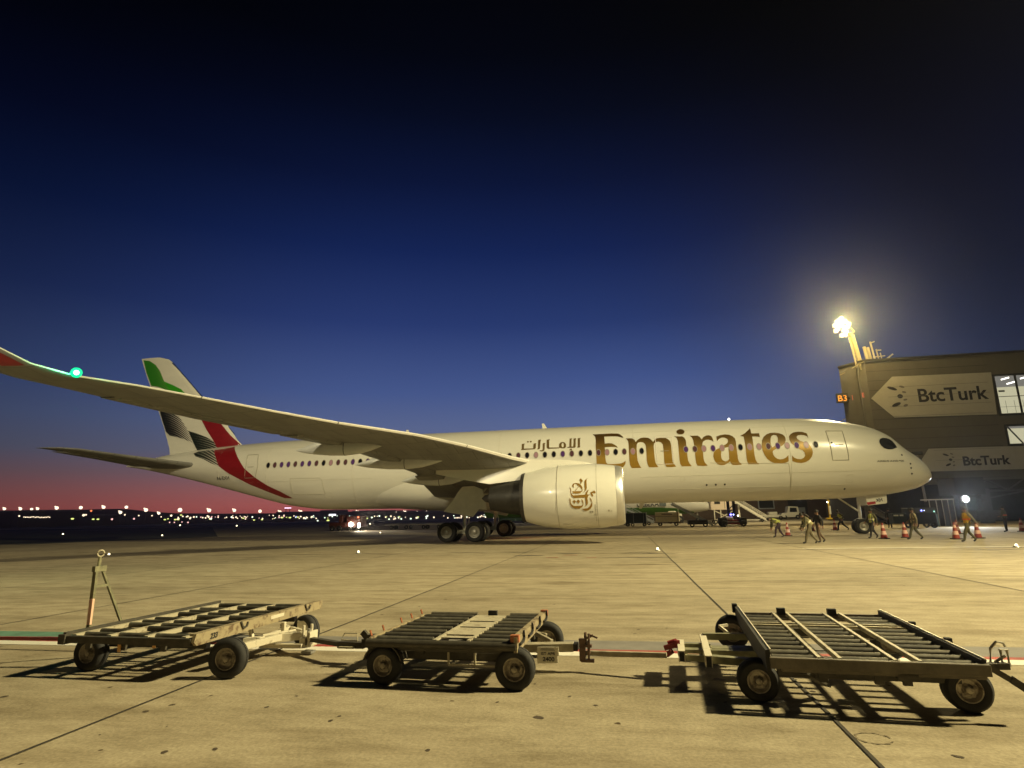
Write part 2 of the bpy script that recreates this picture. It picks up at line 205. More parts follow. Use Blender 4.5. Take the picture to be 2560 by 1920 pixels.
FAR={'M':[[-605.8,438.2,17.83,1.3],[-598.1,447.3,17.73,1.39],[-592.5,453.8,17.27,1.3],[-589.4,457.2,17.62,1.3],[-579.3,468.3,18.26,1.63],[-565.8,482.5,18.49,1.63],[-552.2,496.1,18.73,1.63],[-537.7,509.8,18.54,1.63],[-524.4,521.9,15.44,1.87],[-515.2,529.9,11.91,1.47],[-541.2,506.6,13.25,1.63],[-500.0,542.5,15.04,2.2],[-477.4,560.1,14.22,2.04],[-456.6,575.1,13.85,1.79],[-434.3,590.1,12.55,1.87],[-416.0,601.5,11.3,1.79],[-396.3,613.1,10.93,2.04],[-375.8,624.3,10.53,1.87],[-357.0,633.9,10.17,1.71],[-338.1,642.8,9.8,1.87],[-320.4,650.6,9.46,1.79],[-297.5,660.0,9.01,1.63],[-286.2,664.3,8.78,1.63],[-272.5,669.2,8.03,1.63],[-260.0,673.5,7.79,1.55]],'S':[[-565.5,423.8,9.48,0.47,0],[-564.7,424.7,9.24,0.47,0],[-564.0,425.6,9.34,0.47,0],[-563.2,426.5,9.16,0.47,0],[-562.4,427.4,9.12,0.47,0],[-561.7,428.2,9.51,0.47,0],[-560.9,429.1,9.53,0.47,0],[-560.1,430.0,8.91,0.47,0],[-559.3,430.8,9.31,0.47,0],[-558.6,431.7,9.31,0.47,0],[-557.7,432.6,8.73,0.47,0],[-557.0,433.5,9.09,0.47,0],[-556.1,434.4,8.81,0.47,0],[-555.4,435.2,9.05,0.47,0],[-554.6,436.1,8.91,0.47,0],[-553.8,437.0,9.25,0.47,0],[-552.9,437.9,8.87,0.47,0],[-540.9,450.7,7.17,1.09,1],[-529.4,462.4,6.48,0.94,1],[-526.7,465.1,6.41,0.94,1],[-518.5,473.1,6.18,0.94,2],[-505.0,485.6,6.21,0.87,2],[-531.2,460.7,14.49,0.94,3],[-567.8,421.2,10.42,0.72,0],[-535.1,456.7,10.4,1.09,0],[-533.8,458.0,10.75,0.72,0],[-502.2,488.1,9.28,0.65,0],[-493.6,495.7,9.08,0.65,0],[-484.7,503.3,4.89,0.87,1],[-482.6,505.0,5.63,0.72,1],[-477.5,509.2,4.7,0.94,1],[-475.3,511.0,4.64,0.8,1],[-480.6,506.7,8.79,1.01,0],[-417.1,553.6,2.74,0.87,1],[-410.4,557.9,3.0,0.87,1],[-393.2,568.6,4.73,1.09,1],[-386.1,572.8,4.57,1.09,1],[-380.7,576.0,5.31,0.87,4],[-350.6,592.3,0.69,1.23,1],[-481.2,506.2,1.99,0.65,2],[-477.9,508.9,1.9,0.65,2],[-468.3,516.7,1.62,0.72,2],[-472.6,513.2,2.15,0.58,2],[-315.1,609.3,-0.58,0.87,3],[-511.0,480.1,10.25,0.72,0],[-487.4,501.0,7.75,0.58,0],[-469.8,515.4,7.33,0.58,0],[-401.0,563.8,7.15,0.69,0],[-464.4,519.7,7.05,0.85,0],[-452.4,528.8,4.41,0.58,1],[-395.8,567.0,4.78,0.54,5],[-395.8,567.0,6.8,0.57,0],[-399.8,564.6,4.08,0.38,0],[-435.7,540.9,6.21,0.75,5],[-452.5,528.8,4.92,0.6,0],[-428.6,545.8,7.06,0.45,0],[-418.6,552.5,5.98,0.83,5],[-454.4,527.3,7.87,0.71,0],[-391.5,569.6,6.19,0.82,2],[-468.9,516.1,7.74,0.86,0],[-454.0,527.6,7.81,0.36,5],[-422.7,549.9,6.83,0.36,0],[-475.6,510.8,6.97,0.56,0],[-400.4,564.2,3.84,0.35,1],[-427.4,546.7,5.52,0.62,0],[-434.7,541.6,5.17,0.37,2],[-432.0,543.5,6.05,0.84,0],[-453.4,528.1,6.68,0.86,0],[-451.4,529.6,4.86,0.85,5],[-446.1,533.5,7.64,0.68,2],[-418.7,552.5,5.41,0.38,5],[-434.7,541.6,7.68,0.45,0],[-440.7,537.4,5.52,0.47,0],[-430.8,544.3,4.89,0.64,0],[-446.1,533.5,6.29,0.65,0],[-472.4,513.3,7.81,0.69,0],[-425.4,548.0,6.77,0.48,0],[-475.3,511.0,5.6,0.85,0],[-423.6,549.2,5.24,0.49,2],[-451.0,529.9,7.1,0.53,2],[-455.6,526.4,5.9,0.75,0],[-410.0,558.1,4.12,0.72,0],[-435.2,541.3,5.88,0.68,0],[-457.8,524.8,6.21,0.7,0],[-426.1,547.6,4.83,0.84,1],[-404.4,561.7,7.44,0.42,0],[-412.9,556.3,4.79,0.44,2],[-439.6,538.2,6.13,0.61,0],[-451.3,529.6,5.96,0.78,2],[-462.4,521.2,7.1,0.67,5],[-424.3,548.8,3.91,0.65,0],[-453.3,528.2,6.31,0.51,0],[-453.5,528.0,7.36,0.63,0],[-395.8,567.0,5.16,0.84,2],[-389.2,571.0,4.98,0.56,1],[-459.2,523.7,6.74,0.69,2],[-391.6,569.5,7.26,0.62,0],[-401.4,563.6,3.49,0.39,0],[-473.7,512.3,9.2,0.82,1],[-434.1,542.1,5.38,0.56,0],[-476.0,510.5,5.02,0.73,0],[-434.9,541.5,6.1,0.62,0],[-393.9,568.2,4.95,0.66,0],[-467.1,517.6,5.56,0.77,0],[-448.2,531.9,6.66,0.43,2],[-399.0,565.1,4.68,0.47,5],[-466.9,517.8,6.33,0.83,0],[-423.6,549.3,5.62,0.47,0],[-424.6,548.6,6.14,0.61,0],[-313.6,610.0,2.94,0.47,0],[-381.0,575.8,4.52,0.47,5],[-225.5,642.4,0.77,0.76,0],[-364.3,585.1,4.46,0.48,5],[-284.0,622.3,3.26,0.56,0],[-321.0,606.7,3.68,0.52,0],[-271.9,626.9,2.41,0.55,0],[-315.6,609.1,2.67,0.86,5],[-328.9,603.0,2.78,0.72,0],[-287.4,621.0,3.94,0.93,0],[-322.3,606.1,3.59,0.59,5],[-346.7,594.3,4.88,0.82,5],[-353.8,590.7,3.65,0.65,5],[-258.7,631.7,1.57,0.61,5],[-276.4,625.3,0.38,0.99,5],[-258.4,631.8,2.48,0.87,1],[-339.0,598.1,5.57,0.9,5],[-366.4,584.0,4.53,0.94,0],[-304.5,613.9,4.33,0.68,0],[-335.2,600.0,4.09,0.99,0],[-249.2,634.9,2.61,1.05,5],[-342.0,596.6,5.52,0.49,5],[-307.2,612.8,2.93,0.92,5],[-378.8,577.0,4.92,0.65,5],[-360.5,587.1,0.39,0.86,5],[-289.3,620.2,0.47,0.93,5],[-349.4,592.9,5.94,0.8,0],[-329.8,602.6,4.9,0.59,5],[-249.2,634.9,0.38,0.8,5],[-279.3,624.1,2.46,0.77,5],[-364.5,585.0,6.01,0.54,5],[-266.2,629.0,0.5,1.03,5],[-229.9,641.0,3.18,0.52,0],[-365.9,584.2,5.27,0.77,0],[-247.9,635.4,3.55,0.87,5],[-292.9,618.8,2.99,0.82,0],[-241.0,637.6,1.73,0.96,0],[-361.9,586.4,3.18,0.67,0],[-312.0,610.7,2.12,0.89,1],[-292.3,619.0,3.41,0.74,1],[-299.5,616.1,4.5,0.99,5],[-260.1,631.2,1.58,1.01,0],[-314.5,609.6,2.86,0.9,1],[-377.6,577.7,3.55,0.58,0],[-351.0,592.1,3.45,0.56,1],[-279.1,624.2,1.36,0.46,0],[-362.3,586.2,3.33,0.49,0],[-370.2,581.8,4.01,0.61,0],[-382.6,574.8,6.24,0.65,0],[-336.3,599.5,2.9,0.72,5],[-376.3,578.4,5.49,0.75,0],[-301.6,615.2,4.21,0.51,0],[-376.6,578.3,5.46,0.78,0],[-373.4,580.1,3.78,1.05,0],[-278.5,624.4,3.07,0.87,1],[-282.7,622.8,1.34,0.96,0],[-371.8,581.0,3.28,0.8,5],[-371.0,581.4,4.58,0.76,0],[-379.1,576.9,4.91,0.92,1],[-284.2,622.3,0.5,0.85,0],[-330.4,602.3,2.21,0.5,5],[-366.7,583.8,4.73,0.65,1],[-185.5,652.9,1.6,0.53,0],[-203.9,648.3,0.6,0.52,0],[-215.0,645.3,0.68,0.73,0],[-201.4,649.0,-0.34,0.57,0],[-218.0,644.5,0.49,0.57,5],[-179.0,654.4,-0.45,0.61,0],[-169.2,656.5,2.44,0.47,0],[-174.7,655.3,-0.2,0.49,0],[-188.8,652.1,1.42,0.9,0],[-210.9,646.5,2.63,0.53,0],[-184.4,653.2,3.34,0.5,5],[-212.9,645.9,-0.88,0.64,0],[-191.3,651.5,0.47,0.87,0],[-178.3,654.6,-0.09,0.45,0],[-172.2,655.9,-0.67,0.71,5],[-204.1,648.3,1.46,0.69,5],[-183.5,653.4,1.39,0.68,5],[-210.6,646.6,-1.02,0.76,0],[-178.9,654.4,1.31,0.7,0],[-210.1,646.7,2.4,0.83,0],[-218.8,644.3,3.11,0.66,5],[-205.5,647.9,1.13,0.77,0],[-213.5,645.8,0.85,0.46,0],[-187.2,652.5,2.36,0.69,0],[-191.6,651.5,-0.12,0.88,5],[-183.1,653.5,1.11,0.48,5],[-178.6,654.5,0.09,0.94,0],[-170.0,656.3,0.29,0.87,0],[-182.8,653.5,0.47,0.83,0],[-216.6,644.9,0.33,0.54,0]],'P':[[[-411.7,604.1,15.34],[-405.7,607.7,16.15],2],[[-340.6,575.0,5.84],[-334.3,578.2,7.42],2],[[-281.9,492.4,1.65],[-275.8,495.4,4.47],0],[[-117.3,442.6,1.94],[-109.2,444.1,4.34],0]],'H':[[-755.1,473.7,17.97],[-728.5,509.2,19.24],[-702.0,541.2,18.84],[-679.7,566.0,18.49],[-666.4,579.9,18.75],[-656.7,589.7,19.55],[-637.5,608.2,19.75],[-628.2,616.9,18.63],[-608.5,634.3,15.33],[-591.3,648.7,13.49],[-546.8,682.8,12.08],[-488.5,721.3,11.44],[-461.6,737.0,13.64],[-393.8,771.3,11.79],[-341.9,792.9,12.49],[-287.4,811.7,12.0],[-230.9,827.1,10.32],[-173.2,838.9,8.01],[-56.8,851.1,4.5],[56.0,848.4,3.29],[160.4,833.1,1.07]],'B':[[[-595.8,418.9,14.22],[-585.9,430.8,14.04]],[[-586.7,437.5,14.81],[-555.2,471.9,14.26]],[[-540.5,472.6,10.08],[-524.2,488.3,9.7]],[[-410.2,584.0,10.26],[-384.3,599.2,9.75]],[[-370.4,610.2,11.3],[-342.2,624.3,10.77]],[[-339.4,629.0,10.26],[-292.2,649.2,9.34]],[[-286.7,648.1,8.29],[-171.1,681.6,5.99]]]}
# ------------------------------------------------------------------ the airliner
WHITE = mat('aircraft_white', (.74, .72, .63), .27, var=.055, vscale=.55, stretch=(.35, 1, 1.8), coat=.25)
WHITE2 = mat('aircraft_door_white', (.76, .73, .64), .32, var=.03, vscale=1.5)
SEAM = mat('aircraft_seam', (.36, .33, .26), .5)
SEAMW = mat('door_outline_pale', (.85, .78, .72), .4)
WGREY = mat('wing_grey', (.215, .212, .195), .42, var=.16, vscale=.7, stretch=(2.2, .35, 1))
def panelise(m, sc=(1, 1, 1), k=.8, bw=2.2, rh=1.1, ms=.012):
    t = m.node_tree; b_ = t.nodes['Principled BSDF']; src = b_.inputs['Base Color'].links[0].from_socket
    co = t.nodes.new('ShaderNodeTexCoord'); mp = t.nodes.new('ShaderNodeMapping'); mp.inputs['Scale'].default_value = sc; t.links.new(co.outputs['Object'], mp.inputs[0])
    br = t.nodes.new('ShaderNodeTexBrick'); br.inputs['Color1'].default_value = (1, 1, 1, 1); br.inputs['Color2'].default_value = (.93, .93, .93, 1); br.inputs['Mortar'].default_value = (k, k, k, 1)
    br.inputs['Scale'].default_value = 1; br.inputs['Brick Width'].default_value = bw; br.inputs['Row Height'].default_value = rh; br.inputs['Mortar Size'].default_value = ms; t.links.new(mp.outputs[0], br.inputs[0])
    mu = t.nodes.new('ShaderNodeMixRGB'); mu.blend_type = 'MULTIPLY'; mu.inputs[0].default_value = 1; t.links.new(src, mu.inputs[1]); t.links.new(br.outputs[0], mu.inputs[2]); t.links.new(mu.outputs[0], b_.inputs['Base Color'])
panelise(WGREY, (1, 1, 1), .62, 1.6, 1.3, .03)
FAIR = mat('fairing_grey', (.60, .61, .585), .35, var=.08, vscale=1.2)
DOORG = mat('gear_door_grey', (.74, .73, .66), .4, var=.07, vscale=2)
WDARK = mat('wing_panel_grey', (.22, .215, .19), .42, var=.1, vscale=1.5)
SLAT_LIT = mat('slat_lit_edge', (.80, .77, .70), .3, .1, var=.04, vscale=1)
SILVER = mat('polished_lip', (.80, .78, .72), .38, .75, var=.03, vscale=4)
DARKM = mat('dark_metal', (.06, .055, .05), .5, .5, var=.3, vscale=8)
GREYM = mat('grey_metal', (.30, .29, .26), .42, .5, var=.15, vscale=5)
RUBBER = mat('tyre_rubber', (.022, .021, .020), .78, var=.35, vscale=14, bump=.15)
RIM = mat('wheel_rim', (.36, .34, .28), .4, .3, var=.2, vscale=10)
BLACKM = mat('black_glass', (.010, .011, .014), .32, spec=.5)
INKBROWN = mat('arabic_title_brown', (.16, .105, .03), .4, .2)
INK = mat('ink_black', (.03, .028, .025), .5)
TAILRED = mat('tail_red', (.23, .010, .016), .3, var=.12, vscale=1.2, stretch=(1, 1, 3))
CALG = mat('engine_calligraphy_gold', (.36, .205, .035), .35, .45)
# gold wordmark: brown at the top turning to gold below
def gold_mat():
    m = bpy.data.materials.new('wordmark_gold'); m.use_nodes = True; t = m.node_tree; b = t.nodes['Principled BSDF']
    co = t.nodes.new('ShaderNodeTexCoord'); sp = t.nodes.new('ShaderNodeSeparateXYZ'); t.links.new(co.outputs['Object'], sp.inputs[0])
    nz = t.nodes.new('ShaderNodeTexNoise'); nz.inputs['Scale'].default_value = 1.1; nz.inputs['Detail'].default_value = 3; t.links.new(co.outputs['Object'], nz.inputs[0])
    ma = t.nodes.new('ShaderNodeMath'); ma.operation = 'MULTIPLY_ADD'; t.links.new(nz.outputs[0], ma.inputs[0]); ma.inputs[1].default_value = 1.0; t.links.new(sp.outputs['Z'], ma.inputs[2])
    mr = t.nodes.new('ShaderNodeMapRange'); t.links.new(ma.outputs[0], mr.inputs[0]); mr.inputs[1].default_value = 5.4; mr.inputs[2].default_value = 8.4
    r_ = t.nodes.new('ShaderNodeValToRGB'); t.links.new(mr.outputs[0], r_.inputs[0])
    ramp(r_, [(0, (.33, .19, .02, 1)), (.35, (.36, .215, .03, 1)), (.55, (.20, .12, .022, 1)), (.85, (.105, .058, .014, 1)), (1, (.075, .04, .012, 1))])
    t.links.new(r_.outputs[0], b.inputs['Base Color']); b.inputs['Roughness'].default_value = .3; b.inputs['Metallic'].default_value = .25
    return m
GOLD = gold_mat()
def wave_mat(name, dark, light, bands, lo, hi, slope):
    m = bpy.data.materials.new(name); m.use_nodes = True; t = m.node_tree; b = t.nodes['Principled BSDF']; b.inputs['Roughness'].default_value = .3
    co = t.nodes.new('ShaderNodeTexCoord'); sp = t.nodes.new('ShaderNodeSeparateXYZ'); t.links.new(co.outputs['Object'], sp.inputs[0])
    def M(op, a, c):
        n = t.nodes.new('ShaderNodeMath'); n.operation = op
        for i, v in enumerate((a, c)):
            if isinstance(v, (int, float)): n.inputs[i].default_value = v
            else: t.links.new(v, n.inputs[i])
        return n.outputs[0]
    # local progress 0 at the rear edge, 1 at the front edge
    u = t.nodes.new('ShaderNodeMapRange'); t.links.new(M('SUBTRACT', sp.outputs['X'], M('MULTIPLY', sp.outputs['Z'], slope)), u.inputs[0]); u.inputs[1].default_value = lo; u.inputs[2].default_value = hi
    uu = u.outputs[0]
    ph = M('ADD', M('MULTIPLY', sp.outputs['Z'], bands), M('MULTIPLY', M('MULTIPLY', uu, uu), bands*1.9))
    tri = M('FRACT', ph, 0)
    st = M('LESS_THAN', tri, M('MULTIPLY', M('POWER', uu, 2.6), .90))
    mx_ = t.nodes.new('ShaderNodeMixRGB'); t.links.new(st, mx_.inputs[0]); mx_.inputs[1].default_value = (*dark, 1); mx_.inputs[2].default_value = (*light, 1)
    t.links.new(mx_.outputs[0], b.inputs['Base Color']); return m
def pchip(x, y, xi):
    n = len(x); i = 0
    while i < n-2 and xi > x[i+1]: i += 1
    h = lambda k: x[k+1]-x[k]
    d = lambda k: (y[k+1]-y[k])/h(k)
    def m(k):
        if k == 0: return d(0)
        if k == n-1: return d(n-2)
        a, b = d(k-1), d(k); return 0 if a*b <= 0 else 2*a*b/(a+b)
    t = (xi-x[i])/h(i)
    return (2*t**3-3*t**2+1)*y[i]+(t**3-2*t**2+t)*h(i)*m(i)+(-2*t**3+3*t**2)*y[i+1]+(t**3-t**2)*h(i)*m(i+1)
SX = [r_[0] for r_ in ST]
def sec(s):
    T = pchip(SX, [r_[1] for r_ in ST], s); B = pchip(SX, [r_[2] for r_ in ST], s); w = pchip(SX, [r_[3] for r_ in ST], s)
    return (T+B)/2, (T-B)/2, w
_sc = {}
def secc(s):
    k = round(s, 2)
    if k not in _sc: _sc[k] = sec(k)
    return _sc[k]
def fus_pt(s, z, e=.012):
    zc, h, w = secc(s); q = max(-.9995, min(.9995, (z-zc)/h)); y = -w*math.sqrt(1-q*q)
    n = Vector((0, y/(w*w), (z-zc)/(h*h))).normalized()
    return (-s, y+n.y*e, z+n.z*e)
def decal(name, loops, fn, m, parent, eps=.012, step=.22, stepx=1.0, axis_z=True):
    """painted marking laid on a curved surface: loops of (s, z), first outer, rest holes"""
    L = [[Vector((a, b, 0)) for a, b in lp] for lp in loops]
    tris = tessellate_polygon(L); flat = [p for lp in L for p in lp]
    bm = bmesh.new(); vs = [bm.verts.new((p.x, 0, p.y)) for p in flat]
    for t in tris:
        try: bm.faces.new([vs[i] for i in t])
        except ValueError: pass
    zs = [p.y for p in flat]; xs = [p.x for p in flat]
    z = min(zs)+step
    while z < max(zs):
        bmesh.ops.bisect_plane(bm, geom=bm.verts[:]+bm.edges[:]+bm.faces[:], plane_co=(0, 0, z), plane_no=(0, 0, 1)); z += step
    x = min(xs)+stepx
    while x < max(xs):
        bmesh.ops.bisect_plane(bm, geom=bm.verts[:]+bm.edges[:]+bm.faces[:], plane_co=(x, 0, 0), plane_no=(1, 0, 0)); x += stepx
    for v in bm.verts: v.co = Vector(fn(v.co.x, v.co.z, eps))
    bmesh.ops.recalc_face_normals(bm, faces=bm.faces)
    me = bpy.data.meshes.new(name); bm.to_mesh(me); bm.free(); me.materials.append(m)
    me.polygons.foreach_set('use_smooth', [True]*len(me.polygons))
    o = bpy.data.objects.new(name, me); COL.objects.link(o); o.parent = parent; return o
def outline(name, pts, fn, m, parent, w=.035, closed=True, eps=.01):
    b = MB(); n = len(pts); P = []
    for i in range(n if closed else n-1):
        a, c = pts[i], pts[(i+1) % n]; k = max(1, int(math.hypot(c[0]-a[0], c[1]-a[1])/.25))
        for j in range(k): P.append((a[0]+(c[0]-a[0])*j/k, a[1]+(c[1]-a[1])*j/k))
    if not closed: P.append(pts[-1])
    q = [fn(s, z, eps) for s, z in P]
    if closed: q.append(q[0])
    b.tube(q, w/2, 4); return b.build(name, m, parent)
air = thing('airliner', 'large white twin-engine passenger jet with gold lettering and a flag-striped tail, parked side-on', 'airplane', (0, 0, 0))
# fuselage
b = MB(); ss = [0.0, .02, .05, .1, .18, .3, .45, .65, .9, 1.15, 1.4, 1.7, 2.0, 2.3, 2.6, 2.9, 3.2, 3.6, 4, 4.5, 5.2, 6, 7, 8.2, 10]+[12+2*i for i in range(17)]+[46+1.0*i for i in range(21)]+[66.8]
rings = []
for s in ss:
    zc, h, w = sec(s); h = max(h, .01); w = max(w, .01)
    rings.append([(-s, w*math.cos(2*PI*j/56), zc+h*math.sin(2*PI*j/56)) for j in range(56)])
b.loft(rings); b.build('fuselage', WHITE, air, smooth=True)
# belly fairing
b = MB(); rings = []
for i in range(25):
    t = i/24; s = 20.5+t*23; k = math.sin(PI*t)**.55 if 0 < t < 1 else 0.0
    zc = 4.05-.0*k; w = 1.2+2.15*k; h = .9+1.0*k
    rings.append([(-s, w*math.copysign(abs(math.cos(2*PI*j/40))**.8, math.cos(2*PI*j/40)), zc+h*math.copysign(abs(math.sin(2*PI*j/40))**.9, math.sin(2*PI*j/40))-(.0)) for j in range(40)])
b.loft(rings); b.build('belly_fairing', WHITE, air, smooth=True)
# windows
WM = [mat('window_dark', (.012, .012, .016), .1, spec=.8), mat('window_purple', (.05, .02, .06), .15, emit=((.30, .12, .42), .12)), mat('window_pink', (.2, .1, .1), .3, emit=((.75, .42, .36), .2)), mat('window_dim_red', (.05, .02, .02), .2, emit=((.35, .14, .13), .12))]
fr = mat('window_rim', (.30, .27, .21), .4)
wpos = []
for i in range(25, 10, -1): wpos.append(8.274+.635*(25-i))
for i in range(6, -1, -1): wpos.append(8.274+.635*(25-i))
for i in range(-1, -11, -1): wpos.append(8.274+.635*(25-i)+.05*(-i))
for i in range(-26, -43, -1): wpos.append(8.274+.635*(25-i))
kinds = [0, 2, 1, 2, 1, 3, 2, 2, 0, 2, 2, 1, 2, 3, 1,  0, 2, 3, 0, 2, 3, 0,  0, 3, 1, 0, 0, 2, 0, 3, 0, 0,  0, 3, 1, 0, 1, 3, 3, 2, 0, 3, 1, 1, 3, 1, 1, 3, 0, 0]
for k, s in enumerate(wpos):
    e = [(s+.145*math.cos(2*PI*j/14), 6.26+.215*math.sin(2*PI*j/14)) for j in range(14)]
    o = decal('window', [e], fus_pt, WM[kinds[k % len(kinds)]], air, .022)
    e2 = [(s+.185*math.cos(2*PI*j/14), 6.26+.26*math.sin(2*PI*j/14)) for j in range(14)]
    d = decal('rim', [e2, e[::-1]], fus_pt, fr, o, .024)
# markings
for k in ('E', 'm', 'i', 'dot', 'r', 'a', 't', 'e', 's'): decal('title_letter', EM[k], fus_pt, GOLD, air, .014)
for lp in AR: decal('arabic_title_stroke', lp, fus_pt, INKBROWN, air, .014)
for k, m in (('door1', SEAM), ('door2', SEAMW), ('door4', SEAM)):
    dz = decal('door', [OUT[k]], fus_pt, WHITE if k != 'door2' else WHITE, air, .004)
    dz.data.materials[0] = WHITE
    bpy.data.objects.remove(dz)
    o = outline('door', OUT[k], fus_pt, m, air, .05)
    zc_ = sum(p[0] for p in OUT[k])/len(OUT[k])
    hb = MB(); hb.tube([fus_pt(zc_-.3, 6.2, .03), fus_pt(zc_+.3, 6.2, .03)], .02, 6); hb.build('handle', SEAM, o)
SEAML = mat('seam_faint', (.52, .49, .39), .5)
outline('cargo_door', OUT['cargo_aft'], fus_pt, SEAML, air, .03)
outline('cargo_door', [OUT['cargo_fwd'][0], OUT['cargo_fwd'][1], OUT['cargo_fwd'][2]], fus_pt, SEAML, air, .03, closed=False)
decal('cockpit_window', [OUT['cock']], fus_pt, BLACKM, air, .035, .08, .1)
SEAMF = mat('skin_seam', (.60, .57, .47), .5)
for s_, z0_, z1_ in ((10.05, 2.75, 8.3), (20.9, 5.3, 8.4), (31.2, 5.6, 8.3), (43.2, 3.0, 8.2), (51.0, 3.6, 8.1), (56.0, 4.8, 7.9)):
    outline('skin_seam', [(s_, z0_+(z1_-z0_)*k/24) for k in range(25)], fus_pt, SEAMF, air, .022, closed=False, eps=.004)
for z_, sa, sb in ((7.75, 5.5, 22.0), (4.35, 4.5, 20.5), (7.72, 42.0, 54.0), (4.9, 41.5, 53.5), (3.45, 6.0, 19.0)):
    outline('skin_seam', [(sa+(sb-sa)*k/40, z_) for k in range(41)], fus_pt, SEAMF, air, .02, closed=False, eps=.004)
for s_, z_, w_, h_ in ((24.2, 4.2, .5, .35), (12.6, 3.15, .35, .25), (45.2, 3.5, .6, .4), (54.4, 5.0, .5, .3), (6.0, 3.6, .4, .5), (17.4, 4.0, .3, .3)):
    outline('access_panel', [(s_, z_), (s_+w_, z_), (s_+w_, z_+h_), (s_, z_+h_)], fus_pt, SEAMF, air, .02, eps=.004)
mir = decal('cockpit_window', [OUT['cock']], lambda s, z, e: (lambda p: (p[0], -p[1], p[2]))(fus_pt(s, z, e)), BLACKM, air, .035, .08, .1)
for s, z in OUT['dots']:
    decal('sensor_port', [[(s+.07*math.cos(j*PI/4), z+.07*math.sin(j*PI/4)) for j in range(8)]], fus_pt, INK, air, .014)
for txt, key, bd in (('A6-EXH', 'reg', .01), ('AIRBUS A350-900', 'type', .01)):
    p = OUT[key]; me = text_pts(txt, 1.0, bd); x0 = min(v.co.x for v in me.vertices); x1 = max(v.co.x for v in me.vertices); z1 = max(v.co.y for v in me.vertices)
    for v in me.vertices:
        s = p[0][0]+(p[1][0]-p[0][0])*(v.co.x-x0)/(x1-x0); z = p[2][1]+(p[0][1]-p[2][1])*v.co.y/z1
        v.co = Vector(fus_pt(s, z, .015))
    me.materials.append(INK); o = bpy.data.objects.new('registration_lettering', me); COL.objects.link(o); o.parent = air
# antennas
for s, z in ((27.9, 8.65), (39.6, 8.65), (20.5, 2.55)):
    sg = 1 if z > 5 else -1
    b = MB(); b.loft([[(-s+.25, -.02, z), (-s+.25, .02, z), (-s-.15, .02, z), (-s-.15, -.02, z)], [(-s+.02+.2*sg*0-.05, -.01, z+.45*sg), (-s-.05, .01, z+.45*sg), (-s-.22, .01, z+.45*sg), (-s-.22, -.01, z+.45*sg)]]); b.build('antenna', WHITE, air)
# wings --------------------------------------------------------------
WY = [2.2, 4.5, 7, 9, 10.5, 11.8, 14.9, 17.7, 21.6, 24, 26.7, 28.6, 30.2, 31.3, 32.04, 32.42, 32.62, 32.7]
WLX = [27.5+.7*(y-10.5) for y in WY[:15]]+[43.3, 44.25, 45.2]
WLZ = [3.7, 4.25, 4.72, 4.95, 5.10, 5.25, 5.77, 6.12, 6.34, 6.55, 6.82, 7.0, 7.08, 7.33, 7.74, 8.5, 9.45, 10.4]
WTX = [36.3, 36.0, 35.7, 35.5, 35.35, 35.8, 37.18, 38.44, 40.2, 41.27, 42.49, 43.35, 44.0, 44.5, 44.95, 45.3, 45.75, 46.1]
WTZ = [3.35, 3.75, 4.15, 4.5, 4.75, 5.0, 5.62, 5.98, 6.3, 6.5, 6.8, 7.03, 7.18, 7.42, 7.82, 8.55, 9.45, 10.35]
WTH = [1.55, 1.4, 1.2, 1.05, .95, .88, .72, .6, .48, .4, .33, .28, .25, .22, .19, .16, .12, .07]
PU = [(0, 0), (.01, .10), (.03, .15), (.07, .20), (.14, .24), (.25, .26), (.4, .26), (.55, .23), (.7, .17), (.85, .09), (1, .01)]
PL = [(1, -.01), (.85, -.06), (.7, -.14), (.55, -.24), (.4, -.32), (.25, -.36), (.14, -.34), (.07, -.27), (.03, -.19), (.01, -.11)]
def wing_ring(i, sgn, prof):
    x0, x1, z0, z1, th, y = WLX[i], WTX[i], WLZ[i], WTZ[i], WTH[i], WY[i]
    lean = 0
    if i >= 13: lean = {13: .35, 14: .7, 15: 1.1, 16: 1.3, 17: 1.35}[i]
    r_ = []
    for c, t in prof:
        tt = t*th; r_.append((-(x0+(x1-x0)*c), -sgn*(y-math.sin(lean)*tt), z0+(z1-z0)*c+math.cos(lean)*tt))
    return r_
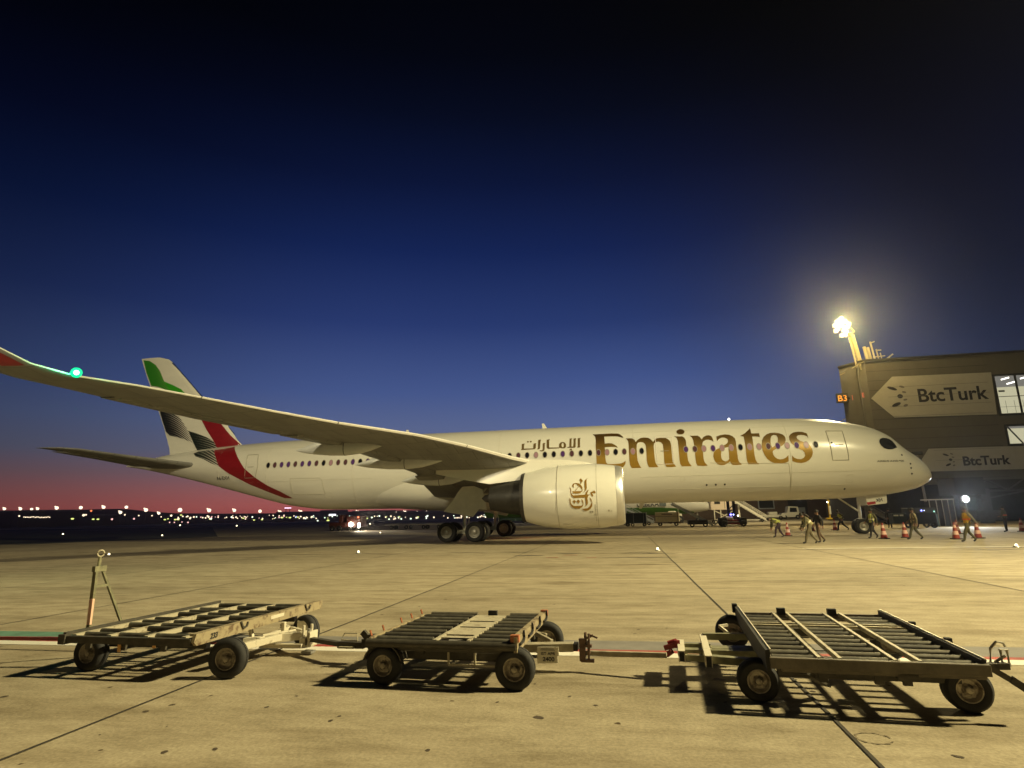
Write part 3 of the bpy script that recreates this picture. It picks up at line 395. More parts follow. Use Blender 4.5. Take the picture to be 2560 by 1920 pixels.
for sgn in (1, -1):
    b = MB(); b.loft([wing_ring(i, sgn, PU+PL) for i in range(len(WY))]); b.build('wing', WGREY, air, smooth=True)
    # slats, split in lengths; light on the leading edge painted in as paler colour
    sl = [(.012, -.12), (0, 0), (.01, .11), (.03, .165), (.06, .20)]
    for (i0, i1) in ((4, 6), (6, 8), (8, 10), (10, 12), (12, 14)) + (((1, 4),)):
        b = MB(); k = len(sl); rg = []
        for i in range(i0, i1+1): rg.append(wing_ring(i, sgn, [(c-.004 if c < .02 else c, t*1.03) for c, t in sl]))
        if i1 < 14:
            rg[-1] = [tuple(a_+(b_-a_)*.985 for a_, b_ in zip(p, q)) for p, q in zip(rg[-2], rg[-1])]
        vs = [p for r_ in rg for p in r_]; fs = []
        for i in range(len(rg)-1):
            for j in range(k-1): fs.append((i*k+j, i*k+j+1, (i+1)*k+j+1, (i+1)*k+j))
        b.add(vs, fs); b.build('slat', SLAT_LIT, air, smooth=True)
    # winglet red patch
    if sgn == 1:
        b = MB(); r1 = [wing_ring(i, sgn, [(c, t*1.02+.02) for c, t in [(.06, .21), (.25, .28), (.5, .27), (.8, .14), (.97, .04)]]) for i in (13, 14, 15, 16, 17)]
        r2 = [wing_ring(i, sgn, [(c, t*1.02-.02) for c, t in [(.10, -.30), (.25, -.36), (.5, -.28), (.8, -.09), (.97, -.03)]]) for i in (13, 14, 15, 16, 17)]
        for rg in (r1, r2):
            k = 5; vs = [p for r_ in rg for p in r_]; b.add(vs, [(i*k+j, i*k+j+1, (i+1)*k+j+1, (i+1)*k+j) for i in range(4) for j in range(k-1) if not (i == 0 and j > 1)])
        b.build('winglet_flag', TAILRED, air, smooth=True)
    # flaps: separate trailing surfaces just below the wing
    def tep(y, c):
        for i in range(len(WY)-1):
            if WY[i] <= y <= WY[i+1]:
                t = (y-WY[i])/(WY[i+1]-WY[i]); f = lambda A: A[i]+(A[i+1]-A[i])*t
                return (-(f(WLX)+(f(WTX)-f(WLX))*c), -sgn*y, f(WLZ)+(f(WTZ)-f(WLZ))*c-.36*f(WTH)*(1-c)**.7*.9, f(WTH))
    for y0, y1, c0, dr in ((3.2, 9.9, .80, .18), (10.2, 19.8, .80, .0), (20.2, 27.5, .80, .0)):
        b = MB(); rg = []
        for k in range(5):
            y = y0+(y1-y0)*k/4; a = tep(y, c0); e = tep(y, 1.0); th = a[3]*.16
            rg.append([(a[0], a[1], a[2]+.02), (a[0]-.1, a[1], a[2]-th), ((a[0]+e[0])/2, e[1], (a[2]+e[2])/2-th*.9-dr*.5), (e[0]-.04, e[1], e[2]-dr-.04), (e[0]-.04, e[1], e[2]-dr), ((a[0]+e[0])/2, e[1], (a[2]+e[2])/2+.05)])
        b.loft(rg); b.build('flap', WDARK if y0 < 5 else WGREY, air)
    # flap track fairings
    for yy, s0, s1, dp in ((17.0, 34.9, 40.05, 0.0), (13.0, 32.6, 38.3, -.55), (8.5, 32.2, 36.9, -1.37)):
        b = MB(); rg = []
        FT = [(0, 5.70, 5.67), (.05, 5.82, 5.58), (.12, 5.93, 5.46), (.24, 6.03, 5.31), (.41, 6.08, 5.23), (.6, 6.11, 5.27), (.73, 6.09, 5.34), (.8, 5.98, 5.38), (.87, 5.85, 5.44), (.94, 5.74, 5.52), (1, 5.65, 5.60)]
        for t, zt_, zb_ in FT:
            s = s0+(s1-s0)*t; zc = (zt_+zb_)/2+dp; hh = (zt_-zb_)/2; ww = min(.34, hh*.85)
            rg.append([(-s, -sgn*(yy+ww*math.copysign(abs(math.cos(2*PI*j/20))**.75, math.cos(2*PI*j/20))), zc+hh*math.copysign(abs(math.sin(2*PI*j/20))**.85, math.sin(2*PI*j/20))) for j in range(20)])
        o = b.loft(rg).build('flap_fairing', FAIR, air, smooth=True)
        b = MB(); k = 4; b.loft([[(p[0], -sgn*yy+(p[1]+sgn*yy)*1.02, p[2]) for p in rg[k]], [(p[0]-.04, -sgn*yy+(p[1]+sgn*yy)*1.02, p[2]-.004) for p in rg[k]]]); b.build('joint', DARKM, o)
    # engine
    ex, ey, ez = -21.85, -sgn*10.5, 2.87
    prof = [(-.02-0, 1.62), (.05, 1.70), (.12, 1.74), (.4, 1.80), (1.2, 1.92), (2.5, 1.98), (3.6, 1.97), (4.8, 1.83), (5.6, 1.64), (6.22, 1.46), (6.22, 1.42), (5.2, 1.40), (3.0, 1.45), (1.3, 1.48), (.5, 1.46), (.1, 1.52), (-.02, 1.60)]
    b = MB(); b.lathe([(-p[0], p[1]) for p in prof], 'x', (0, 0, 0), 56, closed=True)
    eng = b.build('engine_cowl', WHITE, air, smooth=True, loc=(ex, ey, ez))
    b = MB(); b.lathe([(-a, r_) for a, r_ in ((.42, 1.812), (.2, 1.775), (.06, 1.725), (0, 1.68), (-.04, 1.62), (-.02, 1.56), (.1, 1.50), (.42, 1.465))], 'x', (0, 0, 0), 56); b.build('intake_lip', SILVER, eng, smooth=True)
    b = MB(); b.lathe([(-1.0, 0.0), (-1.05, .08), (-1.5, .42), (-1.5, 1.46)], 'x', (0, 0, 0), 40); b.build('fan', DARKM, eng)
    b = MB(); b.lathe([(-3.0, 1.44), (-4.5, 1.12), (-6.0, 1.14), (-7.0, 1.02), (-8.3, .74), (-8.3, .69), (-7.0, .6)], 'x', (0, 0, 0), 40); b.build('core_nozzle', mat('hot_metal', (.045, .042, .038), .5, .5, var=.25, vscale=3), eng, smooth=True)
    b = MB(); b.lathe([(-7.0, .42), (-8.2, .34), (-8.7, .2), (-8.9, .02)], 'x', (0, 0, 0), 24); b.build('exhaust_plug', DARKM, eng, smooth=True)
    b = MB(); b.lathe([(-6.225, 1.47), (-6.0, 1.53), (-6.0, 1.545), (-6.235, 1.485), (-6.235, 1.40), (-6.0, 1.40)], 'x', (0, 0, 0), 56); b.build('nozzle_rim', DARKM, eng)
    for a in (1.55, 3.9):
        R_ = 1.945 if a < 2 else 1.957
        b = MB(); b.lathe([(-a-.01, R_-.01), (-a-.01, R_+.006), (-a+.01, R_+.006), (-a+.01, R_-.01)], 'x', (0, 0, 0), 56); b.build('panel_seam', SEAM, eng)
    # pylon
    b = MB(); rg = []
    for s, zt, zb, w in ((23.2, 4.72, 4.3, .1), (24.2, 4.98, 4.2, .26), (25.6, 5.14, 4.1, .32), (27.4, 5.22, 4.05, .33), (28.6, 5.25, 3.9, .33), (30.2, 5.0, 3.75, .32), (32.0, 4.85, 4.1, .28), (33.8, 4.75, 4.5, .12)):
        rg.append([(-s, ey-w, zb), (-s, ey+w, zb), (-s, ey+w*.9, (zb+zt)/2), (-s, ey+w*.55, zt), (-s, ey-w*.55, zt), (-s, ey-w*.9, (zb+zt)/2)])
    b.loft(rg); b.build('pylon', WHITE, air, smooth=True)
    if sgn == 1:
        def eng_pt(s, z, e):
            P_ = [-q[0] for q in prof[:10]]; a = -(s-21.85); R_ = 1.98
            for i in range(9):
                if prof[i][0] <= -a <= prof[i+1][0]: R_ = prof[i][1]+(prof[i+1][1]-prof[i][1])*(-a-prof[i][0])/(prof[i+1][0]-prof[i][0])
            dz_ = z-ez; y_ = math.sqrt(max(0, R_*R_-dz_*dz_))
            return (-s-ex, -(y_)*(1+e/R_), dz_*(1+e/R_))
        for pts_ in ([(23.5, 1.35), (23.52, 2.35)], [(22.6, 1.9), (22.6, 1.97)], [(24.9, 1.2), (25.5, 1.22)]):
            b = MB(); b.tube([eng_pt(s, z, .006) for s, z in [(pts_[0][0]+(pts_[1][0]-pts_[0][0])*k/8, pts_[0][1]+(pts_[1][1]-pts_[0][1])*k/8) for k in range(9)]], .014, 4); b.build('latch_line', SEAM, eng)
        for s_, z_ in ((22.75, 1.95), (23.7, 1.9), (23.82, 1.9)): decal('latch', [[(s_+.06*math.cos(j*PI/4), z_+.06*math.sin(j*PI/4)) for j in range(8)]], eng_pt, SEAM, eng, .012, .2, .3)
        for lp in CAL: decal('calligraphy_stroke', lp, lambda s, z, e: eng_pt(s, z, e), CALG, eng, .022, .12, .3)
# tail: stabilisers and fin
def airfoil(x0, x1, y, z, th, up=True):
    P_ = [(0, 0), (.03, .3), (.12, .44), (.35, .5), (.65, .32), (1, .02), (.65, -.32), (.35, -.5), (.12, -.44), (.03, -.3)]
    return [(-(x0+(x1-x0)*c), (y if up else y+t*th), (z+t*th if up else z)) for c, t in P_]
for sgn in (1, -1):
    b = MB(); b.loft([airfoil(57.6, 63.6, -sgn*.6, 6.55, .62), airfoil(58.9, 63.9, -sgn*1.8, 6.72, .5), airfoil(61.8, 65.0, -sgn*6, 7.2, .3), airfoil(63.3, 65.85, -sgn*8.6, 7.5, .18), airfoil(64.3, 66.2, -sgn*9.15, 7.58, .12), airfoil(65.6, 66.6, -sgn*9.4, 7.62, .05)])
    st = b.build('tailplane', WGREY, air, smooth=True)
    b = MB(); b.loft([[(-62.3-dx+.02, -sgn*y, z-.02), (-62.3-dx, -sgn*y, z-.16), (-64.0-dx*.75, -sgn*y, z-.06), (-64.0-dx*.75, -sgn*y, z-.03)] for y, z, dx in ((2.1, 6.72, .3), (5.5, 7.12, 1.4), (8.5, 7.45, 2.6))]); b.build('elevator', WDARK, st)
FINZ = [(7.6, 54.6, 62.5), (8.4, 55.2, 62.65), (8.9, 55.75, 62.85), (10.35, 56.9, 63.45), (13.1, 59.74, 64.75), (15.5, 62.1, 65.95), (16.6, 63.2, 66.45), (16.95, 63.7, 66.6), (17.2, 64.6, 66.7)]
def fin_at(z):
    for i in range(len(FINZ)-1):
        a, c = FINZ[i], FINZ[i+1]
        if a[0] <= z <= c[0] or i == len(FINZ)-2:
            t = (z-a[0])/(c[0]-a[0]); return a[1]+(c[1]-a[1])*t, a[2]+(c[2]-a[2])*t
def fin_th(z): return max(.06, .62*(1-(z-7.6)/12))
b = MB(); b.loft([airfoil(x0, x1, 0, z, fin_th(z), False) for z, x0, x1 in FINZ]); fin = b.build('tail_fin', WHITE, air, smooth=True)
b = MB(); b.loft([[(-56.0, -.02, 9.4), (-56.0, .02, 9.4), (-56.06, .03, 9.4), (-56.06, -.03, 9.4)], [(-63.16, -.02, 16.6), (-63.16, .02, 16.6), (-63.34, .06, 16.6), (-63.34, -.06, 16.6)]]); b.build('fin_leading_edge', mat('leading_edge_blue', (.03, .05, .16), .4), fin)
def fin_pt(s, z, e):
    x0, x1 = fin_at(z); c = max(0, min(1, (s-x0)/(x1-x0)))
    P_ = [(0, 0), (.03, .3), (.12, .44), (.35, .5), (.65, .32), (1, .02)]; t = 0
    for i in range(5):
        if P_[i][0] <= c <= P_[i+1][0]: t = P_[i][1]+(P_[i+1][1]-P_[i][1])*(c-P_[i][0])/(P_[i+1][0]-P_[i][0])
    return (-s, -t*fin_th(z)-e-.02, z)
BLKW = wave_mat('tail_black_waves', (.012, .012, .014), (.75, .72, .64), 4.2, -58.7, -55.9, -.456)
BLKW2 = wave_mat('tail_dark_green_waves', (.012, .018, .014), (.60, .58, .50), 4.2, -56.2, -51.9, -.5)
GRNW = wave_mat('tail_green_waves', (.03, .20, .012), (.16, .40, .08), 3.2, -58.7, -56.6, -.456)
decal('flag_wave', [FIN['green']], fin_pt, GRNW, fin, .012, .4, .4)
decal('flag_wave', [FIN['green2']], fin_pt, mat('tail_green', (.04, .33, .012), .3), fin, .014, .4, .4)
decal('flag_wave', [FIN['black']], fin_pt, BLKW, fin, .012, .4, .4)
decal('flag_wave', [FIN['black2']], fin_pt, BLKW2, fin, .012, .4, .4)
decal('flag_wave', [FIN['red']], fin_pt, TAILRED, fin, .012, .4, .4)
decal('flag_wave', [FB['black']], fus_pt, BLKW2, air, .016, .3, .5)
decal('flag_wave', [FB['red']], fus_pt, TAILRED, air, .018, .3, .5)
# gear
def air_wheel(parent, c, r_, w, sg):
    b = MB(); k = w/2
    b.lathe([(-k*.8, r_*.60), (-k*.98, r_*.72), (-k, r_*.86), (-k*.75, r_*.97), (-k*.35, r_), (k*.35, r_), (k*.75, r_*.97), (k, r_*.86), (k*.98, r_*.72), (k*.8, r_*.60)], 'y', (0, 0, 0), 36, closed=True)
    w_ = b.build('wheel', RUBBER, parent, smooth=True, loc=c)
    b = MB()
    for q in (-1, 1):
        b.lathe([(q*k*.7, r_*.60), (q*k*.95, r_*.57), (q*k*.9, r_*.50), (q*k*.55, r_*.44), (q*k*.4, r_*.28), (q*k*.75, r_*.22), (q*k*.85, r_*.12), (q*k*.85, 0)], 'y', (0, 0, 0), 28)
    b.build('rim', RIM, w_, smooth=True)
for sg in (-1, 1):
    g = MB(); gy = sg*5.3
    g.tube([(-33.3, gy, .72), (-33.25, gy, 2.2)], .13, 12); g.tube([(-33.25, gy, 2.0), (-33.0, gy*.98, 4.4)], .2, 14)
    g.bar((-32.2, gy, .7), (-34.4, gy, .7), .22, .28)
    for dx in (-1.02, 1.02): g.tube([(-33.3+dx, gy-.9, .7), (-33.3+dx, gy+.9, .7)], .09, 10)
    g.tube([(-33.3, gy, 1.9), (-31.6, gy-sg*.3, 3.9)], .08, 8); g.tube([(-33.3, gy, 1.9), (-33.5, gy-sg*2.4, 3.4)], .09, 8)
    g.tube([(-33.12, gy+.16, .8), (-33.0, gy+.25, 1.5), (-33.15, gy+.15, 2.1)], .04, 6)
    go = g.build('main_gear', mat('gear_silver', (.58, .56, .48), .35, .4, var=.15, vscale=6), air, smooth=True)
    for dx in (-1.02, 1.02):
        for dy in (-.87, .87): air_wheel(go, (-33.3+dx, gy+dy, .7), .7, .52, sg)
    b = MB(); y_ = gy+sg*.95
    poly = [(-33.16, 3.86), (-32.33, 3.90), (-31.69, 3.62), (-31.38, 2.19), (-31.96, 2.26), (-32.4, 1.74), (-34.55, 2.15), (-33.93, 2.81), (-33.54, 3.42)]
    b.prism(poly, 'y', y_, y_+.05*sg); dr = b.build('gear_door', DOORG, air)
    b = MB(); b.tube([(-32.4, y_-.01 if sg < 0 else y_+.06, 3.8), (-32.45, y_-.01 if sg < 0 else y_+.06, 2.9), (-33.2, y_-.01 if sg < 0 else y_+.06, 2.95)], .015, 4); b.build('panel_seam', SEAM, dr)
g = MB(); g.tube([(-5.05, 0, .53), (-5.0, 0, 2.9)], .11, 12); g.tube([(-5.05, -.42, .53), (-5.05, .42, .53)], .06, 8); g.tube([(-5.0, 0, 1.5), (-6.4, 0, 2.6)], .06, 8)
go = g.build('nose_gear', mat('gear_silver', (0, 0, 0)), air, smooth=True)
for dy in (-.36, .36): air_wheel(go, (-5.05, dy, .53), .53, .36, 1)
for sg in (-1, 1):
    b = MB(); b.prism([(-4.72, 2.66), (-3.38, 2.80), (-3.33, 2.72), (-3.37, 2.16), (-3.42, 2.10), (-4.62, 1.98), (-4.70, 2.04)], 'y', sg*.62, sg*.66)
    nd = b.build('nose_gear_door', WHITE, air)
    if sg < 0:
        flat_text('lettering', 'XH', INK, nd, .30, (-4.06, -.668, 2.22), (PI/2, -.10, 0), bold=.008)
        b = MB(); b.prism([(-4.70, 2.20), (-4.13, 2.26), (-4.11, 2.09), (-4.62, 2.01), (-4.69, 2.06)], 'y', -.666, -.664); b.build('red_patch', mat('patch_red', (.35, .02, .03), .4), nd)
# lights of the aircraft
def bulb(name, c, r_, col, st, parent, n=10):
    b = MB(); b.lathe([(r_*math.sin(-PI/2+PI*i/6), max(.0005, r_*math.cos(-PI/2+PI*i/6))) for i in range(7)], 'z', (0, 0, 0), n)
    return b.build(name, emat('glow_%s' % name+str(col), col, st), parent, smooth=True, loc=c)
nl = bulb('nav_light_halo', (-41.18, -30.34, 7.16), .19, (.0, 1.0, .36), 1.3, air); bulb('lamp_core', (.12, -.11, -.03), .09, (.6, 1, .9), 4, nl)  # green ball stands in for the lamp's halo; lamp_core is the lamp
lamp('nav_light_green', 'POINT', (-41.0, -30.85, 7.2), 110, (.05, 1.0, .45), .12)
bulb('beacon_light', (-29.5, 0, 2.08), .12, (1, .08, .03), 12, air)
lamp('beacon_red', 'POINT', (-29.5, -.2, 1.75), 9, (1, .03, .01), .15)
bulb('beacon_light', (-13.5, -.3, 8.72), .07, (1, .95, .85), 12, air)
# ------------------------------------------------------------------ ground
def ground_mat():
    m = bpy.data.materials.new('apron_concrete'); m.use_nodes = True; t = m.node_tree; b = t.nodes['Principled BSDF']
    co = t.nodes.new('ShaderNodeTexCoord')
    def noise(scale, detail, st=(1, 1, 1), rough=.6):
        mp = t.nodes.new('ShaderNodeMapping'); mp.inputs['Scale'].default_value = st; t.links.new(co.outputs['Object'], mp.inputs[0])
        n = t.nodes.new('ShaderNodeTexNoise'); n.inputs['Scale'].default_value = scale; n.inputs['Detail'].default_value = detail; n.inputs['Roughness'].default_value = rough; t.links.new(mp.outputs[0], n.inputs[0]); return n.outputs[0]
    def rampn(src, stops):
        r_ = t.nodes.new('ShaderNodeValToRGB'); t.links.new(src, r_.inputs[0]); ramp(r_, stops); return r_.outputs[0]
    def mul(a, c, f=1.0):
        n = t.nodes.new('ShaderNodeMixRGB'); n.blend_type = 'MULTIPLY'; n.inputs[0].default_value = f; t.links.new(a, n.inputs[1]); t.links.new(c, n.inputs[2]); return n.outputs[0]
    base = rampn(noise(.14, 5, (.6, 1, 1)), [(.3, (.325, .278, .190, 1)), (.7, (.49, .415, .285, 1))])
    mott = rampn(noise(2.2, 8, (.55, 1.2, 1), .7), [(.30, (.66, .64, .60, 1)), (.58, (1.04, 1.04, 1.04, 1))])
    grain = rampn(noise(32, 4), [(.3, (.78, .78, .78, 1)), (.7, (1.14, 1.14, 1.14, 1))])
    streak = rampn(noise(.9, 5, (.16, 1.7, 1), .6), [(.36, (.62, .59, .54, 1)), (.52, (1, 1, 1, 1))])
    stain = rampn(noise(.45, 6, (.35, 1.3, 1), .6), [(.30, (.50, .46, .40, 1)), (.37, (1, 1, 1, 1))])
    c = mul(mul(mul(mul(base, mott), grain), streak, .55), stain, .8)
    v = t.nodes.new('ShaderNodeTexVoronoi'); v.inputs['Scale'].default_value = 1.5; t.links.new(co.outputs['Object'], v.inputs[0])
    nz_ = t.nodes.new('ShaderNodeMath'); nz_.operation = 'MULTIPLY_ADD'; t.links.new(noise(9, 3), nz_.inputs[0]); nz_.inputs[1].default_value = .16; t.links.new(v.outputs['Distance'], nz_.inputs[2])
    spot = rampn(nz_.outputs[0], [(.108, (.20, .16, .12, 1)), (.128, (1, 1, 1, 1))])
    c = mul(c, spot)
    # slabs differ a little in tone
    sx = t.nodes.new('ShaderNodeSeparateXYZ'); t.links.new(co.outputs['Object'], sx.inputs[0])
    def fl(o, off, sc):
        a = t.nodes.new('ShaderNodeMath'); a.operation = 'MULTIPLY_ADD'; t.links.new(o, a.inputs[0]); a.inputs[1].default_value = 1/sc; a.inputs[2].default_value = off/sc
        f = t.nodes.new('ShaderNodeMath'); f.operation = 'FLOOR'; t.links.new(a.outputs[0], f.inputs[0]); return f.outputs[0]
    cb = t.nodes.new('ShaderNodeCombineXYZ'); t.links.new(fl(sx.outputs['X'], 20.2, 6.5), cb.inputs[0]); t.links.new(fl(sx.outputs['Y'], 18, 6.5), cb.inputs[1])
    wn = t.nodes.new('ShaderNodeTexWhiteNoise'); t.links.new(cb.outputs[0], wn.inputs[0])
    c = mul(c, rampn(wn.outputs['Value'], [(0, (.90, .90, .90, 1)), (1, (1.06, 1.06, 1.06, 1))]))
    t.links.new(c, b.inputs['Base Color']); b.inputs['Roughness'].default_value = .85; b.inputs['Specular IOR Level'].default_value = .12
    bp = t.nodes.new('ShaderNodeBump'); bp.inputs['Strength'].default_value = .35; bp.inputs['Distance'].default_value = .02; t.links.new(noise(14, 8, (1, 1, 1), .7), bp.inputs['Height']); t.links.new(bp.outputs[0], b.inputs['Normal'])
    return m
b = MB(); b.add([(-3500, -400, 0), (3000, -400, 0), (3000, 4000, 0), (-3500, 4000, 0)], [(0, 1, 2, 3)])
tag(b.build('apron_ground', ground_mat()), kind='structure')
grassm = mat('field_grass', (.030, .034, .016), .9, var=.4, vscale=.2)
b = MB(); b.add([(-78, 2, .004), (-70, 18, .004), (-150, 125, .004), (-330, 205, .004), (-420, 130, .004), (-160, -10, .004)], [(0, 5, 4, 3, 2, 1)])
b.add([(-3400, 260, .004), (-330, 260, .004), (-175, 170, .004), (-60, 170, .004), (0, 230, .004), (0, 900, .004), (-3400, 3800, .004)], [(0, 1, 2, 3, 4, 5, 6)])
tag(b.build('grass_field', grassm), kind='structure')
asph = mat('service_lane_asphalt', (.20, .185, .165), .75, var=.15, vscale=3)
b = MB(); b.add([(-28.9, -39.68, .004), (60, -39.68, .004), (60, -39.1, .004), (-28.9, -39.1, .004)], [(0, 1, 2, 3)]); tag(b.build('lane_strip', asph), kind='structure')
b = MB(); b.add([(-60, -39.68, .004), (-28.95, -39.68, .004), (-28.95, -39.1, .004), (-60, -39.1, .004)], [(0, 1, 2, 3)]); tag(b.build('green_strip', mat('green_paint', (.12, .24, .17), .7, var=.25, vscale=3)), kind='structure')
b = MB(); b.add([(-60, -39.82, .004), (60, -39.82, .004), (60, -39.682, .004), (-60, -39.682, .004)], [(0, 1, 2, 3)]); tag(b.build('red_line', mat('red_paint', (.34, .05, .035), .6, var=.35, vscale=4)), kind='structure')
b = MB(); b.add([(-60, -40.07, .004), (60, -40.07, .004), (60, -39.822, .004), (-60, -39.822, .004)], [(0, 1, 2, 3)]); tag(b.build('white_line', mat('white_paint', (.74, .70, .60), .6, var=.1, vscale=5, col2=(.45, .41, .33), cov=.66)), kind='structure')
b = MB(); b.add([(-13.8, -17.58, .004), (60, -17.58, .004), (60, -17.40, .004), (-13.8, -17.40, .004)], [(0, 1, 2, 3)]); tag(b.build('stand_line', mat('white_paint', (0, 0, 0))), kind='structure')
jm = mat('joint_dark', (.045, .038, .028), .9, var=.3, vscale=5)
b = MB()
for k in range(-8, 9):
    x = -20.2+6.5*k; w = .016; pts = [(x+random.uniform(-.012, .012), y*1.0) for y in [-60+2*i for i in range(31)]]
    for (xa, ya), (xb, yb) in zip(pts, pts[1:]): b.add([(xa-w, ya, .008), (xa+w, ya, .008), (xb+w, yb, .008), (xb-w, yb, .008)], [(0, 1, 2, 3)])
tag(b.build('slab_joints', jm), kind='structure')
b = MB()
x = -75.0
while x < 30:
    L_ = random.uniform(1.5, 6); y = -18.3+random.uniform(-.08, .08)
    if random.random() < .75: b.add([(x, y-.05, .008), (x+L_/2, y-.12, .008), (x+L_, y, .008), (x+L_/2, y+.08, .008)], [(0, 1, 2, 3)])
    x += L_*1.05
for (x, y, l, w) in ((-24.5, -19.6, 1.2, .35), (-20.9, -20.2, 2.6, .3), (-21.5, -22.6, 3.2, .22), (-26.2, -20.8, 1.3, .5), (-21.2, -19.2, 1.6, .2), (-7, -19.5, 3, .18), (-3, -20.5, 4, .15)):
    b.add([(x+l*.5*math.cos(2*PI*j/12)*(1+.2*math.sin(3*j)), y+w*.5*math.sin(2*PI*j/12)*(1+.3*math.cos(2*j)), .009) for j in range(12)], [tuple(range(12))])
tag(b.build('oil_stains', mat('oil_stain', (.10, .08, .055), .6, var=.3, vscale=3)), kind='structure')
b = MB()
for x, y, l in ((-25.2, -22.4, .5), (-23.5, -22.6, .4), (-24.6, -20.9, .6)):
    b.add([(x, y, .0095), (x+l, y, .0095), (x+l*.9, y+.25, .0095), (x-.1*l, y+.22, .0095)], [(0, 1, 2, 3)])
tag(b.build('faded_red_marks', mat('faded_red', (.30, .11, .06), .7, var=.3, vscale=6)), kind='structure')
b = MB()
for j in range(26):
    a0, a1 = 2*PI*j/28, 2*PI*(j+1)/28; R1, R2 = .122, .130+.006*(j % 3)
    b.add([(-20.04+R1*math.cos(a0), -42.66+R1*.95*math.sin(a0), .006), (-20.04+R2*math.cos(a0), -42.66+R2*.95*math.sin(a0), .006), (-20.04+R2*math.cos(a1), -42.66+R2*.95*math.sin(a1), .006), (-20.04+R1*math.cos(a1), -42.66+R1*.95*math.sin(a1), .006)], [(0, 1, 2, 3)])
tag(b.build('ring_stain', mat('ring_stain', (.20, .16, .10), .8)), kind='structure')
rs = random.Random(11); b = MB()
for i in range(120):
    x, y = rs.uniform(-32, -14), -45.2+7.5*rs.random()**1.2; L_ = rs.uniform(.012, .045)*(1.7 if rs.random() < .12 else 1); W_ = L_*rs.uniform(.5, .9); a0 = rs.uniform(0, 3)
    b.add([(x+L_*math.cos(2*PI*j/9)*rs.uniform(.7, 1.25)*math.cos(a0)-W_*math.sin(2*PI*j/9)*math.sin(a0), y+L_*math.cos(2*PI*j/9)*math.sin(a0)+W_*math.sin(2*PI*j/9)*rs.uniform(.6, 1.2)*math.cos(a0), .0035) for j in range(9)], [tuple(range(9))])
tag(b.build('tar_spots', mat('tar_spot', (.075, .055, .035), .7, var=.4, vscale=30)), kind='structure')
# ------------------------------------------------------------------ dollies
WOOD = mat('weathered_steel', (.070, .062, .046), .6, .2, var=.35, vscale=9, stretch=(1, 1, 2))
ROLL = mat('roller_steel', (.125, .115, .088), .55, .25, var=.4, vscale=10, bump=.2)
BEIGE = mat('beige_paint', (.33, .27, .16), .6, var=.12, vscale=11, col2=(.12, .075, .04), cov=.58, bump=.3)
PALE = mat('pale_rail', (.46, .41, .29), .55, vscale=14, col2=(.17, .12, .07), cov=.62, bump=.2)
CREAM = mat('cream_paint', (.66, .60, .46), .45, vscale=12, col2=(.25, .20, .13), cov=.66, bump=.2)
BLK = mat('black_rubbery', (.018, .017, .016), .7, var=.3, vscale=8)
REDP = mat('red_coupling', (.30, .03, .03), .45, var=.3, vscale=10)
RUST = mat('rust_orange', (.42, .14, .06), .7, var=.4, vscale=12)
PLATE = mat('plate_white', (.80, .76, .62), .5, var=.04, vscale=9)
RIMD = mat('dolly_rim', (.36, .32, .25), .5, .3, vscale=14, col2=(.10, .08, .06), cov=.56)
def dolly_wheel(parent, c, r_, w, rot=0.0, fender=False, rimm=None):
    b = MB(); k = w/2
    prof = [(-k*.85, r_*.56), (-k, r_*.66), (-k*1.0, r_*.85), (-k*.8, r_*.955), (-k*.55, r_), (-k*.12, r_), (-k*.1, r_*.97), (k*.1, r_*.97), (k*.12, r_), (k*.55, r_), (k*.8, r_*.955), (k, r_*.85), (k, r_*.66), (k*.85, r_*.56)]
    b.lathe(prof, 'y', (0, 0, 0), 40, closed=True)
    h = thing('wheel', None, None, c, rot); h.parent = parent
    b.build('tyre', RUBBER, h, smooth=True)
    b = MB()
    for q in (-1, 1):
        b.lathe([(q*k*.80, r_*.57), (q*k*.92, r_*.545), (q*k*.88, r_*.50), (q*k*.45, r_*.46), (q*k*.30, r_*.40), (q*k*.32, r_*.26), (q*k*.55, r_*.22), (q*k*.62, r_*.19), (q*k*.5, r_*.17), (q*k*.9, r_*.15), (q*k*.98, r_*.10), (q*k*.98, 0)], 'y', (0, 0, 0), 32)
        for j in range(5):
            a = 2*PI*j/5+.3; b.lathe([(q*k*.30, .018), (q*k*.42, .018), (q*k*.44, .004)], 'y', (r_*.33*math.cos(a), 0, r_*.33*math.sin(a)), 8)
    b.build('rim', rimm or RIMD, h, smooth=True)
    if fender:
        b = MB()
        for i in range(10):
            a0, a1 = math.radians(15+15*i), math.radians(15+15*(i+1)); R_ = r_*1.10
            p = [(R_*math.cos(a0), R_*math.sin(a0)), (R_*math.cos(a1), R_*math.sin(a1)), ((R_+.012)*math.cos(a1), (R_+.012)*math.sin(a1)), ((R_+.012)*math.cos(a0), (R_+.012)*math.sin(a0))]
            b.prism(p, 'y', -k*1.2, k*1.2)
        b.build('fender', WOOD, h)
    return h
def rollers(root, xa, xb, ys, z, r_, m=ROLL, mats=None):
    for i, y in enumerate(ys):
        b = MB(); b.tube([(xa, y, z), (xb, y, z)], r_, 14); b.build('roller', m if not mats else mats[i % len(mats)], root, smooth=True)
ROLL2 = mat('roller_dark', (.075, .068, .052), .6, .2, var=.4, vscale=9)
ROLL3 = mat('roller_rubbed', (.15, .135, .10), .5, .3, var=.3, vscale=12)
